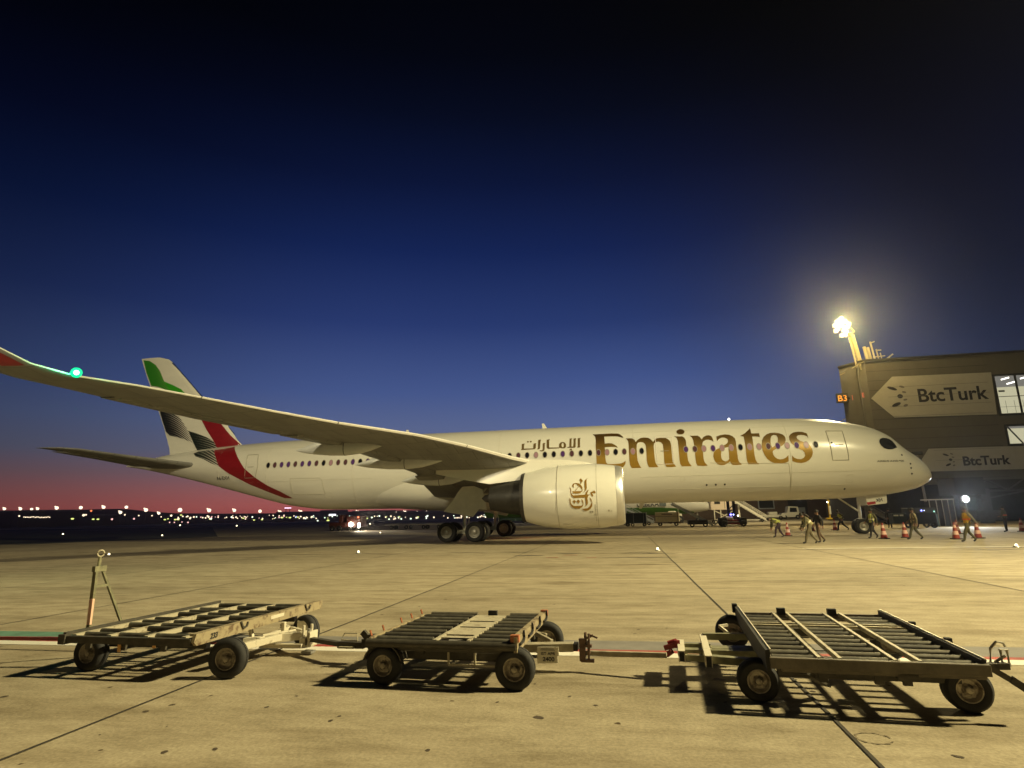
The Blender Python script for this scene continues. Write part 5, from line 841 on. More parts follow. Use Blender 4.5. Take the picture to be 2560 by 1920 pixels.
# light pole seen over the nose
lp_ = thing('lamp_post', 'thin dark post with a box head rising behind the jet nose', 'lamp post', (9.2, 22, 0)); b = MB(); b.tube([(0, 0, 0), (-.2, 0, 7.3)], .12, 10); b.build('pole', GREYM, lp_); b = MB(); b.box((-.7, -.2, 7.2), (.35, .2, 7.55)); b.build('head', FRM, lp_, bevel=.03)
# ------------------------------------------------------------------ second aircraft beyond
a2 = thing('parked_jet', 'white and green jet parked beyond, seen under the big jet\'s belly behind the baggage carts', 'airplane', (-8.4, 60, 0))
A2W = mat('far_jet_white', (.55, .53, .46), .35, var=.05, vscale=1); A2G = mat('far_jet_green', (.045, .14, .015), .4, var=.15, vscale=1); A2N = mat('far_jet_grey', (.40, .37, .31), .5, var=.1, vscale=1)
b = MB(); rg = []
for x, r_, zc in ((1.3, .05, 2.6), (1.1, .35, 2.62), (.5, .7, 2.7), (-.6, 1.1, 2.9), (-2.2, 1.5, 3.1), (-4.5, 1.85, 3.3), (-8, 2.0, 3.4), (-38, 2.0, 3.4)): rg.append([(x, r_*math.cos(2*PI*j/28), zc+r_*math.sin(2*PI*j/28)) for j in range(28)])
b.loft(rg); b.build('fuselage', A2W, a2, smooth=True)
b = MB()
for i in range(len(rg)-4):
    pass
k = 12; rg2 = []
for x, r_, zc, lo in ((-1.8, 1.42, 3.05, -1.2), (-3.2, 1.69, 3.2, -.72), (-5, 1.88, 3.32, -.52), (-8, 2.0, 3.4, -.42), (-38, 2.0, 3.4, -.42)):
    rg2.append([(x, (r_+.01)*math.cos(a), zc+(r_+.01)*math.sin(a)) for a in [-PI+abs(lo)*.9+(PI-2*abs(lo)*.9)*j/k for j in range(k+1)]])
vs = [p for r_ in rg2 for p in r_]; b.add(vs, [(i*(k+1)+j, i*(k+1)+j+1, (i+1)*(k+1)+j+1, (i+1)*(k+1)+j) for i in range(4) for j in range(k)]); b.build('green_belly', A2G, a2, smooth=True)
flat_text('lettering', 'UZBEKA', INK, a2, 1.25, (-11.35, -2.02, 2.85), (PI/2-.08, 0, 0), width=3.7, bold=.03)
b = MB(); b.box((-7.5, -2.05, 2.85), (-6.45, -2.03, 3.6)); b.build('flag_patch', mat('flag_grey_blue', (.12, .14, .13), .5, var=.3, vscale=5), a2)
b = MB(); b.box((-1.3, -.1, .4), (-1.1, .1, 2.0)); b.tube([(-1.2, -.3, .4), (-1.2, .3, .4)], .08, 8); b.build('nose_gear', GREYM, a2)
for dy in (-.3, .3): b = MB(); b.lathe([(-.12, .2), (-.14, .38), (0, .42), (.14, .38), (.12, .2)], 'y', (-1.2, dy, .42), 18, closed=True); b.build('wheel', RUBBER, a2)
for dx, dy in ((-18, -3.6), (-18, 3.6)):
    b = MB(); b.bar((dx, dy, .5), (dx, dy, 2.2), .25); b.lathe([(-.3, .3), (-.32, .5), (0, .55), (.32, .5), (.3, .3)], 'y', (dx, dy, .55), 18, closed=True); b.build('main_gear', RUBBER, a2)
# ------------------------------------------------------------------ ground support equipment
def wheels(b, pts, r_=.3, w=.2):
    for x, y in pts: b.lathe([(-w/2, r_*.5), (-w/2, r_*.85), (-w*.3, r_), (w*.3, r_), (w/2, r_*.85), (w/2, r_*.5)], 'y', (x, y, r_), 18, closed=True)
DBL = mat('dark_blue_panel', (.022, .035, .05), .5, var=.2, vscale=3); CRM = mat('cart_cream', (.66, .60, .42), .5, var=.08, vscale=3); STG = mat('steel_grey', (.30, .32, .33), .5, .3, var=.15, vscale=4); WHT = mat('vehicle_white', (.68, .64, .52), .4, var=.05, vscale=3)
c1 = thing('baggage_cart', 'dark blue curtained baggage cart directly right of the engine intake', 'cart', (-20.4, 37.2, 0), -.1)
b = MB(); b.box((-1.45, -.8, .45), (1.45, .8, 1.75)); b.build('body', DBL, c1, bevel=.03); b = MB(); b.box((-1.5, -.85, 1.75), (1.5, .85, 1.82)); [b.box((x, -.83, .4), (x+.05, -.80, 1.76)) for x in (-1.5, -.25, 1.1, 1.45)]; b.build('frame', STG, c1)
b = MB(); wheels(b, [(-1.1, -.6), (-.4, -.6), (1.15, -.6), (-1.1, .6), (1.15, .6)], .24); b.build('wheels', RUBBER, c1)
c2 = thing('baggage_cart', 'cream box baggage cart between the dark blue cart and a parked tug', 'cart', (-16.2, 36.6, 0), -.12)
b = MB(); b.box((-1.55, -.8, .55), (1.55, .8, 1.82)); b.build('body', CRM, c2, bevel=.03)
b = MB(); b.box((-1.6, -.84, 1.25), (1.6, -.80, 1.30)); b.box((-.7, -.84, 1.5), (.7, -.80, 1.6)); b.box((-1.8, -.3, .42), (1.8, .3, .5)); b.box((1.35, -.83, .5), (1.42, -.80, 1.82)); b.build('trim', mat('brown_trim', (.16, .10, .06), .6), c2)
b = MB(); wheels(b, [(-1.0, -.6), (1.1, -.6), (-1.0, .6), (1.1, .6)], .25); b.build('wheels', RUBBER, c2)
c3 = thing('parked_tug', 'cream tractor with one large dark wheel, right of the cream cart', 'tug', (-13.4, 55, 0))
b = MB(); b.box((-1.6, -.7, .55), (.7, .7, 1.55)); b.box((-1.4, -.6, 1.55), (-.2, .6, 2.0)); b.build('body', WHT, c3, bevel=.06); b = MB(); wheels(b, [(.35, -.75), (.35, .75)], .62, .3); b.build('rear_wheels', RUBBER, c3); b = MB(); wheels(b, [(-1.2, -.7), (-1.2, .7)], .35); b.build('front_wheels', RUBBER, c3)
def stairs(name, label, cat, x0, z0, x1, z1, y, w, m, group=None, rail=1.0, n=14):
    t = thing(name, label, cat, (x1, y, 0), 0, group); dx = x0-x1
    b = MB(); sgn = 1 if dx > 0 else -1
    for q in (-w/2, w/2): b.bar((0, q, z1+.15), (dx, q, z0), .08, .30)
    b.build('stringer', m, t)
    b = MB()
    for i in range(n): f = i/n; b.box((min(dx*f, dx*(f+1/n)), -w/2, z1+.1+(z0-z1)*f), (max(dx*f, dx*(f+1/n)), w/2, z1+.14+(z0-z1)*f))
    b.build('steps', STG, t)
    b = MB()
    for q in (-w/2, w/2):
        b.bar((0, q, z1+rail), (dx, q, z0+rail), .06, .07); b.bar((0, q, z1+rail*.55), (dx, q, z0+rail*.55), .04, .05)
        for i in range(6): f = i/5; b.bar((dx*f, q, z1+(z0-z1)*f), (dx*f, q, z1+rail+(z0-z1)*f), .04)
    b.build('handrail', m, t)
    b = MB(); b.bar((dx*.8, 0, .3), (dx*.8, 0, z0*.85), .25); b.bar((0, 0, .32), (dx, 0, .32), w*.6, .14); b.build('base', m, t)
    b = MB(); wheels(b, [(dx*.15, -w/2), (dx*.85, -w/2), (dx*.15, w/2), (dx*.85, w/2)], .24); b.build('wheels', RUBBER, t)
    return t
stairs('passenger_steps', 'grey steps sloping down behind the dark blue baggage cart', 'boarding stairs', -22.6, 2.9, -17.6, .2, 46, 1.3, STG, 'boarding stairs around the parked jet', .7)
stairs('passenger_steps', 'white passenger steps with long pale handrails right of the dark tug', 'boarding stairs', -4.2, 3.6, .9, .1, 58, 1.6, WHT, 'boarding stairs around the parked jet', .9)
stairs('passenger_steps', 'dim grey steps beyond the nose wheel of the big jet', 'boarding stairs', 4.6, 2.35, 7.9, .1, 27.5, 1.2, mat('dim_grey', (.16, .155, .14), .6, var=.2, vscale=4), 'boarding stairs around the parked jet', .5)
bl = thing('belt_loader', 'grey belt loader sloping down to the left of the dark tug', 'belt loader', (-11.6, 28.2, 0))
b = MB(); b.bar((0, 0, .25), (-4.6, 0, 2.75), .8, .22); b.build('conveyor', STG, bl); b = MB(); b.bar((.1, -.42, .42), (-4.5, -.42, 2.92), .04, .06); b.bar((.1, .42, .42), (-4.5, .42, 2.92), .04, .06); b.bar((-.2, -.3, .05), (.4, -.3, .3), .12); b.build('side_rails', GREYM, bl); b = MB(); b.box((-2.8, -.7, .3), (-.6, .7, .8)); wheels(b, [(-2.4, -.75), (-.9, -.75)], .28); b.build('base', BLK, bl)
tg = thing('pushback_tug', 'low black and red tug with a blue beacon and two raised posts', 'tug', (-9.4, 27.6, 0))
b = MB(); b.box((-1.35, -.9, .25), (1.35, .9, .62)); b.box((-1.5, -.95, .28), (-.7, .95, 1.05)); b.box((.7, -.95, .28), (1.5, .95, 1.05)); b.build('body', BLK, tg, bevel=.08)
b = MB(); b.box((-.6, -.8, .3), (.65, .8, .82)); b.box((-1.0, -.92, .30), (1.0, -.90, .45)); b.build('engine_cover', mat('dark_red', (.16, .02, .02), .45, var=.2, vscale=4), tg, bevel=.03)
b = MB(); b.tube([(-.75, -.5, .95), (.0, -.5, .95)], .22, 12); b.build('tank', WHT, tg, smooth=True)
b = MB(); b.box((-.42, .1, .8), (-.12, .4, 3.1)); b.box((.22, .1, .8), (.52, .4, 3.1)); b.bar((-.3, .2, 1.9), (.4, .2, 2.6), .1); b.bar((-.3, .2, 1.2), (.4, .2, 1.8), .1); b.build('mast_posts', BLK, tg)
b = MB(); wheels(b, [(-1.05, -.95), (1.05, -.95), (-1.05, .95), (1.05, .95)], .38, .28); b.build('wheels', RUBBER, tg)
bulb('beacon', (-.18, -.55, 1.38), .11, (.16, .14, 1.0), 9, tg); bulb('beacon', (.12, -.55, 1.38), .07, (.35, .4, 1.0), 8, tg); bulb('work_lamp', (.62, -.55, 1.25), .07, (1, .95, .8), 9, tg)
b = MB(); b.box((-.85, -1.05, .02), (.95, -.98, .2)); b.build('bumper', mat('bright_bumper', (.8, .76, .62), .4), tg)
bx = thing('white_box_body', 'white box truck body raised above the belt loader', 'truck', (-7.6, 46, 0))
b = MB(); b.box((-1.75, -1, 2.0), (1.6, 1, 3.5)); b.build('box', mat('box_pinkish_white', (.70, .58, .46), .45, var=.05, vscale=2), bx, bevel=.04); b = MB(); b.box((-1.2, -1.02, 2.85), (-.4, -1.0, 3.25)); b.box((.2, -1.02, 2.2), (.25, -1.0, 3.5)); b.build('marking', BLK, bx)
b = MB(); [b.bar((x, -.9, .1), (x, -.9, 2.0), .12) for x in (-1.3, -.4, .6, 1.5)]; b.bar((-1.3, -.9, .5), (1.5, -.9, 1.9), .1); b.bar((-1.3, -.9, .3), (1.5, -.9, .3), .14); b.bar((1.5, -.9, .5), (-1.3, -.9, 1.9), .1); b.build('scissor_lift', WHT, bx); b = MB(); wheels(b, [(-1.2, -.9), (1.3, -.9), (-1.2, .9), (1.3, .9)], .3); b.build('wheels', RUBBER, bx)
pk = thing('pickup_vehicle', 'low white pickup parked beyond the white passenger steps', 'truck', (6.0, 77, 0))
b = MB(); b.box((-2.6, -.9, .45), (2.4, .9, .95)); b.box((-.6, -.85, .95), (1.0, .85, 1.5)); b.build('body', WHT, pk, bevel=.08); b = MB(); wheels(b, [(-1.6, -.9), (1.5, -.9)], .38, .25); b.build('wheels', RUBBER, pk)
wd = thing('white_tractor', 'cream wedge-shaped tractor cab beyond the bending worker', 'tug', (10.6, 81, 0))
b = MB(); b.prism([(-2.0, .4), (1.6, .4), (1.2, 2.4), (-.6, 2.5), (-.9, 1.3), (-2.0, 1.2)], 'y', -.9, .9); b.build('body', WHT, wd, bevel=.05); b = MB(); wheels(b, [(-1.4, -.95), (1.0, -.95)], .42, .25); b.build('wheels', RUBBER, wd); b = MB(); b.prism([(-.4, 1.4), (1.0, 1.4), (.9, 2.2), (-.3, 2.25)], 'y', -.93, -.91); b.build('window', BLACKM, wd)
lo = thing('service_building', 'low brown service building with one dark window behind the vehicles', 'building', (10, 98, 0))
b = MB(); b.box((-32, 0, 0), (26, 8, 5.4)); b.build('wall', mat('brown_wall', (.11, .075, .055), .8, var=.15, vscale=.6), lo)
b = MB(); b.box((-1.9, -.08, 2.1), (1.6, -.02, 4.3)); w_ = b.build('window_frame', STG, lo); b = MB(); b.box((-1.65, -.1, 2.35), (1.35, -.09, 4.1)); b.build('pane', BLACKM, w_)
b = MB(); b.box((4.5, -.1, 0), (8.5, -.02, 4.2)); b.build('doorway', DKC, lo)
b = MB(); b.box((6, -1.5, 0), (7.6, -.6, 2.3)); b.build('cabinet', STG, lo)
for x, z in ((7.2, 4.7), (20.5, 4.9)): bulb('wall_lamp', (x, -.4, z), .22, (1, .97, .9), 14, lo)
# yellow loader with lights
yl = thing('high_loader', 'yellow cargo loader frame with bright work lamps under the jet\'s forward belly', 'cargo loader', (12.6, 58, 0))
YEL = mat('loader_yellow', (.62, .40, .03), .45, var=.15, vscale=3)
b = MB()
for x in (-1.9, -.4, .8, 1.9): b.bar((x, 0, .3), (x, 0, 3.2), .22)
b.bar((-2.0, 0, 3.1), (2.2, 0, 3.2), .3); b.bar((-1.9, 0, 2.2), (-.4, 0, 2.3), .25); b.bar((-.4, 0, 1.5), (1.9, 0, 1.7), .2); b.box((.2, -.3, 2.0), (.9, .4, 2.9)); b.bar((-.4, 0, 2.2), (2.0, 0, 2.4), .35); b.bar((-1.9, 0, 1.2), (-.4, 0, 3.0), .15); b.bar((.8, 0, 1.4), (1.9, 0, 3.0), .15); b.box((1.0, -.3, 2.3), (2.5, .5, 3.0)); b.box((-2.5, -.5, .2), (-1.1, .5, .45)); b.build('frame', YEL, yl)
b = MB(); b.box((0, -.8, .4), (4.2, .8, 1.6)); b.box((2.6, -.7, 1.6), (4.0, .7, 2.4)); b.build('chassis', BLK, yl, bevel=.08); b = MB(); wheels(b, [(.6, -.9), (3.6, -.9)], .45, .3); b.build('wheels', RUBBER, yl); b = MB(); b.box((-1.95, -.3, 1.0), (-1.5, -.1, 2.3)); b.box((.0, -.4, 2.0), (.3, -.2, 2.8)); b.build('panel', WHT, yl)
for x, z, s in ((1.55, 3.35, .20), (4.9, 2.7, .16), (-2.2, 2.9, .09), (3.2, 1.2, .08)): bulb('work_lamp', (x, -.6, z), s, (1, .95, .82), 16, yl)
lamp('loader_front_fill', 'POINT', (12.3, 54.8, 3.2), 5200, (1, .9, .65), .2)  # added unseen light in front of the loader to brighten its frame
# ground power unit and canopy right of the nose
gp = thing('ground_power_unit', 'black boxy ground power unit with a blue light in front of the terminal', 'generator', (3.9, 11.6, 0))
b = MB(); b.box((-1.2, -.7, .35), (1.0, .7, 1.75)); b.build('body', BLK, gp, bevel=.06); b = MB(); b.box((-1.1, -.72, 1.3), (1.0, -.70, 1.72)); b.build('panel', mat('dim_green_panel', (.07, .075, .06), .5), gp); b = MB(); b.bar((1.05, -.75, .1), (1.0, -.75, 1.15), .06, .14); b.build('pale_hose', mat('hose_pale_teal', (.28, .42, .38), .5), gp)
b = MB(); wheels(b, [(-.8, -.7), (.7, -.7), (-.8, .7), (.7, .7)], .28); b.build('wheels', RUBBER, gp)
bulb('indicator', (-.15, -.75, 1.50), .06, (.2, .22, 1), 9, gp); bulb('indicator', (.08, -.75, 1.50), .035, (.6, .65, 1), 7, gp); bulb('indicator', (.85, -.75, 1.4), .05, (.4, 1, .8), 5, gp); bulb('indicator', (-1.9+.1, -.3, 1.25), .05, (1, 1, .8), 5, gp)
b = MB(); b.box((-2.4, -.5, .4), (-1.3, .5, 1.3)); b.build('side_unit', mat('dark_teal', (.015, .03, .03), .5), gp, bevel=.03)
b = MB(); b.box((-2.35, -.52, 1.05), (-1.95, -.50, 1.18)); b.box((-1.85, -.52, 1.05), (-1.55, -.50, 1.18)); b.build('reflective_label', mat('label_white', (.8, .8, .68), .4), gp)
sh = thing('smoking_shelter', 'small shelter with a white roof edge and thin white posts beside the bright lamp', 'shelter', (7.8, 16.4, 0))
b = MB(); b.box((-1.2, -.6, 2.42), (1.05, .9, 2.52)); b.build('roof', WHT, sh); b = MB(); [b.bar((x, -.55, .0), (x, -.55, 2.42), .045) for x in (-1.1, -.5, .0, .5, .98)]; b.build('posts', WHT, sh); b = MB(); b.box((-1.1, .3, .0), (.98, .35, 2.3)); b.build('back_panel', DKC, sh)
fl = thing('work_lamp', 'dazzling white work lamp on a short stand right of the shelter', 'lamp', (9.6, 15.4, 0))
b = MB(); b.bar((0, 0, 0), (0, 0, 2.2), .08); b.bar((-.4, 0, 0), (.4, 0, .0+.04), .06); b.build('stand', GREYM, fl); b = MB(); b.box((-.35, -.1, 2.15), (.35, .1, 2.65)); b.build('housing', GREYM, fl)
b = MB(); b.lathe([(-.12, .01), (-.12, .30), (-.02, .34)], 'y', (0, 0, 2.45), 20); b.build('lens', emat('white_lamp_glow', (.9, .97, 1.0), 3), fl)
lamp('work_light', 'SPOT', (9.6, 15.0, 2.45), 4200, (.85, .93, 1.0), .2, (-4, -8, -3), 80, .7)
# ------------------------------------------------------------------ cones
co_ = thing('traffic_cone', 'x', 'traffic cone', (0, 0, 0), 0, 'striped traffic cones around the aircraft')
CO = mat('cone_orange_red', (.30, .04, .028), .5); CW = mat('cone_white', (.80, .52, .42), .4)
b = MB(); b.box((-.24, -.24, 0), (.24, .24, .05)); b.build('base', BLK, co_, bevel=.01)
b = MB(); b.lathe([(.05, .19), (.92, .035), (.92, 0)], 'z', (0, 0, 0), 18); b.build('cone_body', CO, co_, smooth=True)
for z0_, r0_, z1_, r1_ in ((.25, .159, .45, .123), (.62, .093, .78, .064)):
    b = MB(); b.lathe([(z0_, r0_-.004), (z0_, r0_), (z1_, r1_), (z1_, r1_-.004)], 'z', (0, 0, 0), 18); b.build('reflective_band', CW, co_, smooth=True)
cones = [(-10.7, -2.4, 'cone beside the bending worker, leftmost of all the cones'), (-6.5, 6.7, 'cone at the feet of the hunched worker behind the walking pair'), (-4.1, 8.8, 'cone in front of the distant running worker'), (-6.9, -8.6, 'cone right of the nose wheel, by the yellow-green vest'), (-5.35, -7.6, 'cone left of the worker in a beige vest'), (-3.8, -10.1, 'cone just left of the worker in orange and yellow vest'), (-2.3, -9.3, 'near cone just right of the worker in orange and yellow vest'), (-.2, -2.8, 'cone standing behind and right of the orange-vested worker'), (5.0, -.3, 'far right cone beside the worker standing at the picture edge')]
for i, (x, y, l) in enumerate(cones):
    c = co_ if i == 0 else dup(co_)
    c.location = (x, y, 0); c.rotation_euler = (0, 0, .3*i); c['label'] = 'red and white '+l
# ------------------------------------------------------------------ people
SK = mat('skin', (.26, .15, .10), .6, var=.08, vscale=20); HR = mat('dark_hair', (.02, .016, .012), .7)
def cloth(n, c): return mat('cloth_'+n, tuple(v*.85 for v in c), .85, var=.2, vscale=9)
def person(label, loc, rotz, pose, shirt, trousers, vest=None, stripe=None, h=1.75, helmet=None):
    """pose: dict of joints in metres, x = forward, y = left, z = up"""
    P = dict(pelvis=(0, 0, .95), waist=(0, 0, 1.08), chest=(0, 0, 1.30), neck=(0, 0, 1.48), head=(.02, 0, 1.58), crown=(.02, 0, 1.70),
             lsh=(0, .19, 1.42), lel=(0, .25, 1.14), lwr=(.05, .26, .90), rsh=(0, -.19, 1.42), rel=(0, -.25, 1.14), rwr=(.05, -.26, .90),
             lhip=(0, .10, .90), lkn=(.02, .11, .50), lan=(0, .11, .09), ltoe=(.17, .13, .04), rhip=(0, -.10, .90), rkn=(.02, -.11, .50), ran=(0, -.11, .09), rtoe=(.17, -.13, .04))
    P.update(pose)
    R = dict(pelvis=.145, waist=.135, chest=.16, neck=.06, head=.095, crown=.075, lsh=.075, lel=.05, lwr=.036, lhip=.10, lkn=.068, lan=.045, ltoe=.04, rsh=.075, rel=.05, rwr=.036, rhip=.10, rkn=.068, ran=.045, rtoe=.04)
    names = list(P); E_ = [('pelvis', 'waist'), ('waist', 'chest'), ('chest', 'neck'), ('neck', 'head'), ('head', 'crown'), ('chest', 'lsh'), ('lsh', 'lel'), ('lel', 'lwr'), ('chest', 'rsh'), ('rsh', 'rel'), ('rel', 'rwr'), ('pelvis', 'lhip'), ('lhip', 'lkn'), ('lkn', 'lan'), ('lan', 'ltoe'), ('pelvis', 'rhip'), ('rhip', 'rkn'), ('rkn', 'ran'), ('ran', 'rtoe')]
    V = [Vector(P[n]) for n in names]; rad = [R[n]*(1.0 if n in ('head', 'crown', 'neck') else 1.2) for n in names]; ed = [(names.index(a), names.index(b_)) for a, b_ in E_]
    for sd in ('l', 'r'):
        w = Vector(P[sd+'wr']); d = (w-Vector(P[sd+'el'])).normalized(); s_ = Vector((0, 1, 0)) if abs(d.y) < .8 else Vector((1, 0, 0)); q = d.cross(s_).normalized(); s_ = q.cross(d)
        palm = w+d*.07; ip = len(V); V.append(palm); rad.append(.034); ed.append((names.index(sd+'wr'), ip))
        for k, ln in ((-1.5, .06), (-.5, .075), (.5, .07), (1.5, .055)):
            a = palm+q*.018*k+d*.03; c_ = a+d*ln*.6+s_*.012; e_ = c_+d*ln*.4+s_*.02
            n0 = len(V); V += [a, c_, e_]; rad += [.011, .009, .008]; ed += [(ip, n0), (n0, n0+1), (n0+1, n0+2)]
        th = w+d*.03; n0 = len(V); V += [th+q*-.045+s_*.01, th+q*-.055+d*.04+s_*.02]; rad += [.012, .009]; ed += [(ip, n0), (n0, n0+1)]
    me = bpy.data.meshes.new('sk'); me.from_pydata([tuple(v) for v in V], ed, [])
    o = bpy.data.objects.new('tmp', me); COL.objects.link(o); md = o.modifiers.new('s', 'SKIN')
    for i, sv in enumerate(me.skin_vertices[0].data): sv.radius = (rad[i], rad[i]*(.82 if i < 3 else 1)); sv.use_root = (i == 0)
    sb = o.modifiers.new('u', 'SUBSURF'); sb.levels = sb.render_levels = 1
    bpy.context.view_layer.update()
    m2 = bpy.data.meshes.new_from_object(o.evaluated_get(bpy.context.evaluated_depsgraph_get())); bpy.data.objects.remove(o)
    SH = mat('shoe_black', (.02, .018, .016), .6)
    for m in (SK, shirt, trousers, SH): m2.materials.append(m)
    segs = [(Vector(P[a]), Vector(P[b_]), 0 if b_ in ('head', 'crown') else (3 if 'toe' in b_ else (2 if ('kn' in b_ or 'an' in b_[1:] or 'hip' in b_) else 1))) for a, b_ in E_]
    hands = [Vector(P['lwr']), Vector(P['rwr'])]
    for f in m2.polygons:
        c = f.center; best = None
        for a, b_, k in segs:
            t = max(0, min(1, (c-a).dot(b_-a)/max(1e-6, (b_-a).length_squared))); d = (c-(a+(b_-a)*t)).length
            if best is None or d < best[0]: best = (d, k)
        for hw, el in ((P['lwr'], P['lel']), (P['rwr'], P['rel'])):
            hw, el = Vector(hw), Vector(el)
            if (c-hw).dot((hw-el).normalized()) > -.01 and (c-hw).length < .22: best = (0, 0)
        f.material_index = best[1]; f.use_smooth = True
    root = thing('person', label, 'person', (loc[0], loc[1], 0), rotz, 'ground crew under the jet')
    body = bpy.data.objects.new('body', m2); COL.objects.link(body); body.parent = root
    hd, cw = Vector(P['head']), Vector(P['crown']); up = (cw-hd).normalized()
    b = MB(); b.tube([hd+up*.03, hd+up*.08, hd+up*.13, hd+up*.17, hd+up*.19], [.100, .108, .098, .066, .01], 12); o_ = b.build('hair' if not helmet else 'cap', HR if not helmet else helmet, root, smooth=True, loc=(-.012, 0, 0))
    fd = Vector((1, 0, 0)); fd = (fd-up*fd.dot(up)).normalized()
    b = MB(); b.tube([hd+up*.02+fd*.088, hd-up*.01+fd*.112, hd-up*.025+fd*.09], [.008, .016, .01], 6); b.tube([hd-up*.01+Vector((0, .093, 0)), hd+up*.03+Vector((0, .1, 0))], .014, 6); b.tube([hd-up*.01-Vector((0, .093, 0)), hd+up*.03-Vector((0, .1, 0))], .014, 6); b.build('face', SK, root, smooth=True)
    if vest:
        w_, c_, n_ = Vector(P['waist']), Vector(P['chest']), Vector(P['neck']); ax = (c_-w_).normalized(); sidev = (Vector(P['lsh'])-Vector(P['rsh'])).normalized(); fwdv = sidev.cross(ax)*-1
        rg = []
        for t, rx, ry in ((-.14, .175, .155), (-.02, .165, .15), (.12, .185, .155), (.24, .20, .155), (.32, .185, .135), (.37, .12, .10)):
            cc = w_+ax*t; rg.append([tuple(cc+sidev*rx*math.cos(2*PI*j/16)+fwdv*ry*math.sin(2*PI*j/16)) for j in range(16)])
        b = MB(); b.loft(rg, caps=False); vo = b.build('safety_vest', vest, root, smooth=True)
        if stripe:
            rg = []
            for t in (.02, .09): cc = w_+ax*t; rg.append([tuple(cc+sidev*.185*math.cos(2*PI*j/16)+fwdv*.165*math.sin(2*PI*j/16)) for j in range(16)])
            b = MB(); b.loft(rg, caps=False); b.build('reflective_stripe', stripe, vo)
    return root
OLV = cloth('olive', (.10, .09, .045)); KHA = cloth('khaki', (.17, .14, .08)); DRK = cloth('dark', (.03, .026, .025)); PUR = cloth('dark_purple', (.06, .035, .05)); VY = cloth('vest_yellow', (.80, .50, .06)); VO = cloth('stripe_red', (.95, .16, .06)); VG = cloth('vest_greenish', (.50, .52, .12)); BRN = cloth('brown', (.13, .085, .05)); BEI = cloth('vest_beige', (.58, .46, .24)); STW = mat('stripe_pale', (.75, .7, .5), .4)
walk = dict(lkn=(.20, .1, .52), lan=(.30, .1, .10), ltoe=(.46, .1, .06), rkn=(-.05, -.1, .50), ran=(-.33, -.1, .14), rtoe=(-.20, -.1, .04), lel=(-.12, .25, 1.16), lwr=(-.10, .25, .90), rel=(.08, -.25, 1.16), rwr=(.26, -.22, 1.0))
bend = dict(pelvis=(-.12, 0, .92), waist=(.0, 0, 1.02), chest=(.22, 0, 1.10), neck=(.40, 0, 1.16), head=(.48, 0, 1.18), crown=(.58, 0, 1.22), lsh=(.28, .19, 1.12), lel=(.36, .22, .86), lwr=(.42, .2, .62), rsh=(.28, -.19, 1.12), rel=(.34, -.22, .84), rwr=(.38, -.2, .60), lhip=(-.1, .1, .88), lkn=(.16, .11, .52), lan=(.22, .12, .09), ltoe=(.38, .12, .04), rhip=(-.12, -.1, .88), rkn=(-.12, -.12, .48), ran=(-.36, -.12, .10), rtoe=(-.2, -.13, .04))
run_ = dict(pelvis=(0, 0, .93), chest=(.10, 0, 1.27), neck=(.14, 0, 1.43), head=(.19, 0, 1.53), crown=(.21, 0, 1.65), lsh=(.1, .19, 1.38), rsh=(.1, -.19, 1.38), lel=(-.10, .26, 1.2), lwr=(-.02, .26, 1.0), rel=(.2, -.25, 1.15), rwr=(.42, -.2, 1.14), lkn=(.28, .1, .6), lan=(.36, .1, .14), ltoe=(.5, .1, .08), rkn=(-.14, -.1, .52), ran=(-.5, -.1, .24), rtoe=(-.42, -.1, .1))
stoop = dict(chest=(.16, 0, 1.24), neck=(.27, 0, 1.38), head=(.34, 0, 1.44), crown=(.38, 0, 1.54), lsh=(.2, .19, 1.34), rsh=(.2, -.19, 1.34), lel=(.26, .24, 1.06), lwr=(.38, .2, .84), rel=(.26, -.24, 1.06), rwr=(.38, -.2, .86), lkn=(.12, .12, .5), lan=(.12, .14, .09), ltoe=(.28, .15, .04), rkn=(-.05, -.12, .5), ran=(-.22, -.14, .09), rtoe=(-.06, -.15, .04))
person('worker bending far forward in dark purple trousers, leftmost of the ground crew', (-11.9, -4.9), PI, bend, OLV, PUR, VG)
person('worker in olive clothes striding to the left, nearest of the ground crew', (-12.25, -13.4), PI, dict(stoop, **{k: walk[k] for k in ('lkn', 'lan', 'ltoe', 'rkn', 'ran', 'rtoe')}), OLV, KHA, cloth('vest_drab', (.34, .30, .14)), STW, helmet=HR)
person('worker in dark trousers walking just behind the olive striding worker', (-11.5, -12.3), PI+.2, dict(walk, lkn=(.1, .1, .52), lan=(.02, .1, .09), ltoe=(.18, .1, .04)), DRK, BRN)
person('hunched worker in the distance holding a cone, between the striding worker and the yellow loader', (-6.8, 6.4), PI-.4, stoop, BRN, DRK, KHA)
person('worker running left in a pale green vest below the yellow loader', (-4.6, 5.4), PI, run_, OLV, DRK, VG, STW)
person('worker in yellow-green vest stepping beside the nose wheel', (-7.25, -8.1), PI+.3, dict(walk, rwr=(.2, -.3, 1.0)), OLV, DRK, VG, STW)
person('worker in beige vest striding right of the nose wheel', (-5.9, -10.3), PI-.3, walk, KHA, OLV, BEI, BRN)
person('dark-clothed worker standing behind the beige-vested worker', (1.6, 12.2), PI/2, {}, DRK, DRK)
person('worker in yellow vest with a glowing orange band, walking with one arm out', (-4.75, -13.4), PI, dict(walk, lel=(-.14, .30, 1.16), lwr=(-.26, .34, .95)), KHA, OLV, VY, VO)
person('worker with white and orange stripes standing at the far right edge', (3.9, -.6), PI*.8, dict(lel=(.05, .28, 1.15), lwr=(.2, .22, 1.08)), OLV, DRK, cloth('vest_dull', (.10, .11, .05)), VO)
